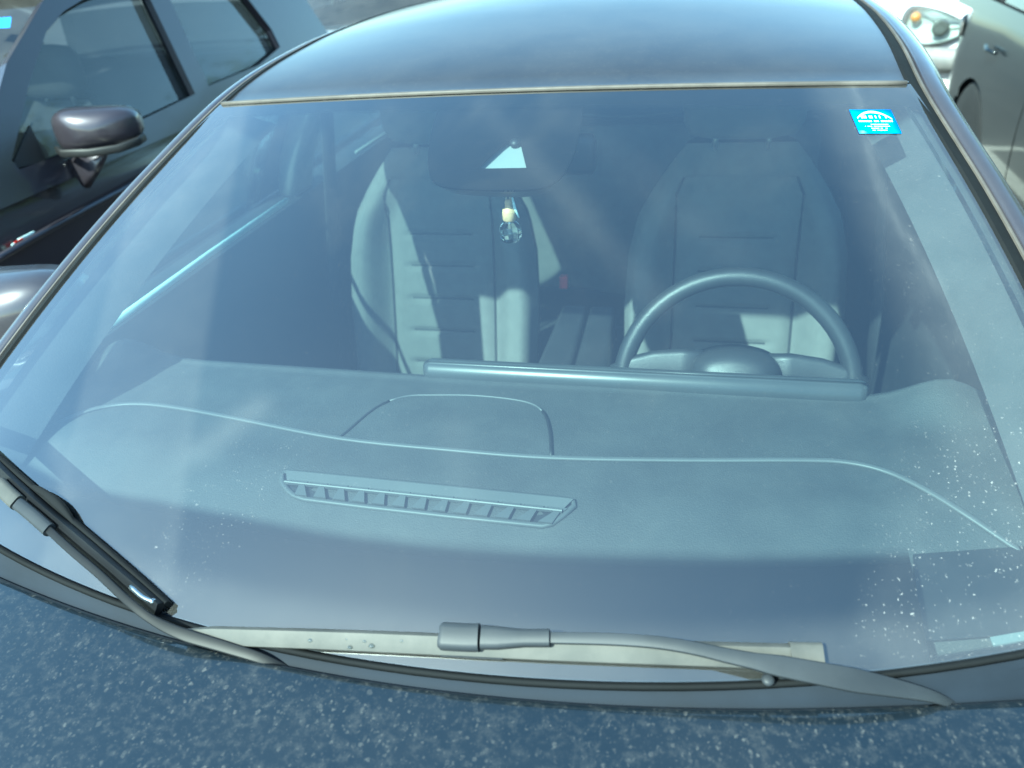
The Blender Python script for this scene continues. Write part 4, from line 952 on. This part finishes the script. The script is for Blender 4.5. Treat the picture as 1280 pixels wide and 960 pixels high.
big_light(hl0[0], -1, yy); big_light(hl0[0]+1.12, 1, yy)
b = MB(); b.grid(lambda u, v: np.array([hl0[0]+.56+u*.80, yy-.03-.12*(1-u*u)+.10*abs(u)**3-.04*math.sin(math.pi*v), .44+.16*v]), lin(-1, 1, 21), lin(0, 1, 7)); b.build('bumper_insert', MT['plastic_grey'], wc_, solid=.02)
# ------------------------------------------------------------------ setting
def sheet(name, x0, x1, y0, y1, z, m):
    return part(name, [(x0, y0, z), (x1, y0, z), (x1, y1, z), (x0, y1, z)], [(0, 1, 2, 3)], m, smooth=False)
g = sheet('ground', -400, 400, -400, 400, 0, MT['asphalt']); tag(g, kind='structure')
for x in (-3.75, -1.25, 1.25, 3.75):
    o = sheet('parking_line', x-.055, x+.055, .2, 5.4, .004, MT['line']); tag(o, kind='structure')
o = sheet('parking_line', -8, 8, 5.40, 5.50, .004, MT['line']); tag(o, kind='structure')
o = part('verge', [(11, -30, .12), (40, -30, .12), (40, 40, .12), (11, 40, .12)], [(0, 1, 2, 3)], MT['grass'], smooth=False); tag(o, kind='structure')
b = MB(); b.box((10.9, 5, .06), (.2, 70, .125)); o = b.build('kerb', MT['kerb'], smooth=False, bevel=.015); tag(o, kind='structure')
def tree(x, y, h, label):
    t = empty('tree', (x, y, .12), label, 'tree', 'trees along the verge')
    b = MB(); b.tube([(x, y, .1), (x+.05, y, h*.25), (x-.05, y+.08, h*.5), (x, y, h*.8)], .16, 10, normals=[(1, 0, 0)], scale=[1.2, .9, .6, .25])
    for k in range(9):
        a = k*2.4; z0 = h*(.28+.05*k); b.tube([(x, y, z0), (x+math.cos(a)*h*.14, y+math.sin(a)*h*.14, z0+h*.08), (x+math.cos(a)*h*.24, y+math.sin(a)*h*.24, z0+h*.17)], .05, 6, normals=[(.3, .2, 1)], scale=[1, .7, .3])
    b.build('trunk', MT['bark'], t)
    cl = [(rng.normal(0, h*.14), rng.normal(0, h*.14), h*rng.uniform(.34, .95)) for _ in range(46)]
    V = []; Fs = []
    for cx, cy, cz in cl:
        for _ in range(150):
            p = np.array([x+cx, y+cy, cz])+rng.normal(0, h*.052, 3); d1 = rng.normal(0, 1, 3); d1 /= np.linalg.norm(d1); d2 = np.cross(d1, rng.normal(0, 1, 3)); d2 /= np.linalg.norm(d2); s = rng.uniform(.08, .16)
            n = len(V); V += [p-d1*s, p+d2*s*.5, p+d1*s, p-d2*s*.5]; Fs.append((n, n+1, n+2, n+3))
    part('crown', V, Fs, MT['leaf'], t, smooth=False)
for x, y, h, lb in ((13.5, 2, 8.0, 'leafy green tree on the verge beside the charcoal car'), (15.5, 8.5, 10.0, 'tallest leafy tree, in the middle of the verge row'), (13.2, 13.5, 8.5, 'leafy tree just beyond the tallest one on the verge'),
                    (16, 19, 9.5, 'broad leafy tree near the far end of the verge'), (13.5, 25, 8.0, 'small leafy tree at the far end of the verge'), (15, -5, 7.0, 'leafy tree on the verge nearest the viewer')):
    tree(x, y, h, lb)
# ------------------------------------------------------------------ light
SUN_EL, SUN_AZ = math.radians(44.5), math.radians(-26.6)     # azimuth measured from -Y towards +X
sd = Vector((math.sin(SUN_AZ)*math.cos(SUN_EL), -math.cos(SUN_AZ)*math.cos(SUN_EL), math.sin(SUN_EL)))
sl = bpy.data.lights.new('sun', 'SUN'); so = bpy.data.objects.new('sun', sl); COL.objects.link(so)
sl.energy = 4.6; sl.angle = math.radians(.55); sl.color = (1., .965, .91)
so.rotation_euler = (-sd).to_track_quat('-Z', 'Y').to_euler(); so.location = sd*30
w = bpy.data.worlds.new('World'); S.world = w; w.use_nodes = True; nt = w.node_tree; nt.nodes.clear()
wo = nt.nodes.new('ShaderNodeOutputWorld'); bg = nt.nodes.new('ShaderNodeBackground'); bg.inputs['Strength'].default_value = .15
sky = nt.nodes.new('ShaderNodeTexSky'); sky.sky_type = 'NISHITA'; sky.sun_disc = False; sky.sun_elevation = SUN_EL
sky.sun_rotation = math.atan2(sd.x, sd.y); sky.air_density = 1.; sky.dust_density = 1.0; sky.ozone_density = 1.9
tc = nt.nodes.new('ShaderNodeTexCoord'); mp = nt.nodes.new('ShaderNodeMapping'); mp.inputs['Scale'].default_value = (1.4, 1.0, 2.2); mp.inputs['Location'].default_value = (.35, .2, .1)
nt.links.new(tc.outputs['Generated'], mp.inputs['Vector'])
nz = noise(nt, mp.outputs[0], 2.2, 7, .58, .4)
cf = math_node(nt, 'MULTIPLY', ramp(nt, nz, .52, .80), .10)
cc = mix_col(nt, cf, sky.outputs[0], (6.2, 6.2, 6.2))
nt.links.new(cc, bg.inputs['Color']); nt.links.new(bg.outputs[0], wo.inputs['Surface'])
# ------------------------------------------------------------------ render settings
S.view_settings.view_transform = 'Standard'; S.view_settings.look = 'None'; S.view_settings.gamma = 1; S.view_settings.exposure = 1.65
S.view_settings.use_curve_mapping = False
S.view_settings.use_white_balance = True; S.view_settings.white_balance_temperature = 5850; S.view_settings.white_balance_tint = -20
S.render.engine = 'CYCLES'; cy = S.cycles
cy.max_bounces = 10; cy.transparent_max_bounces = 24; cy.diffuse_bounces = 4; cy.glossy_bounces = 4; cy.transmission_bounces = 8
cy.use_denoising = True; cy.caustics_reflective = False; cy.caustics_refractive = False; cy.sample_clamp_indirect = 6
try: cy.denoiser = 'OPENIMAGEDENOISE'
except Exception: pass
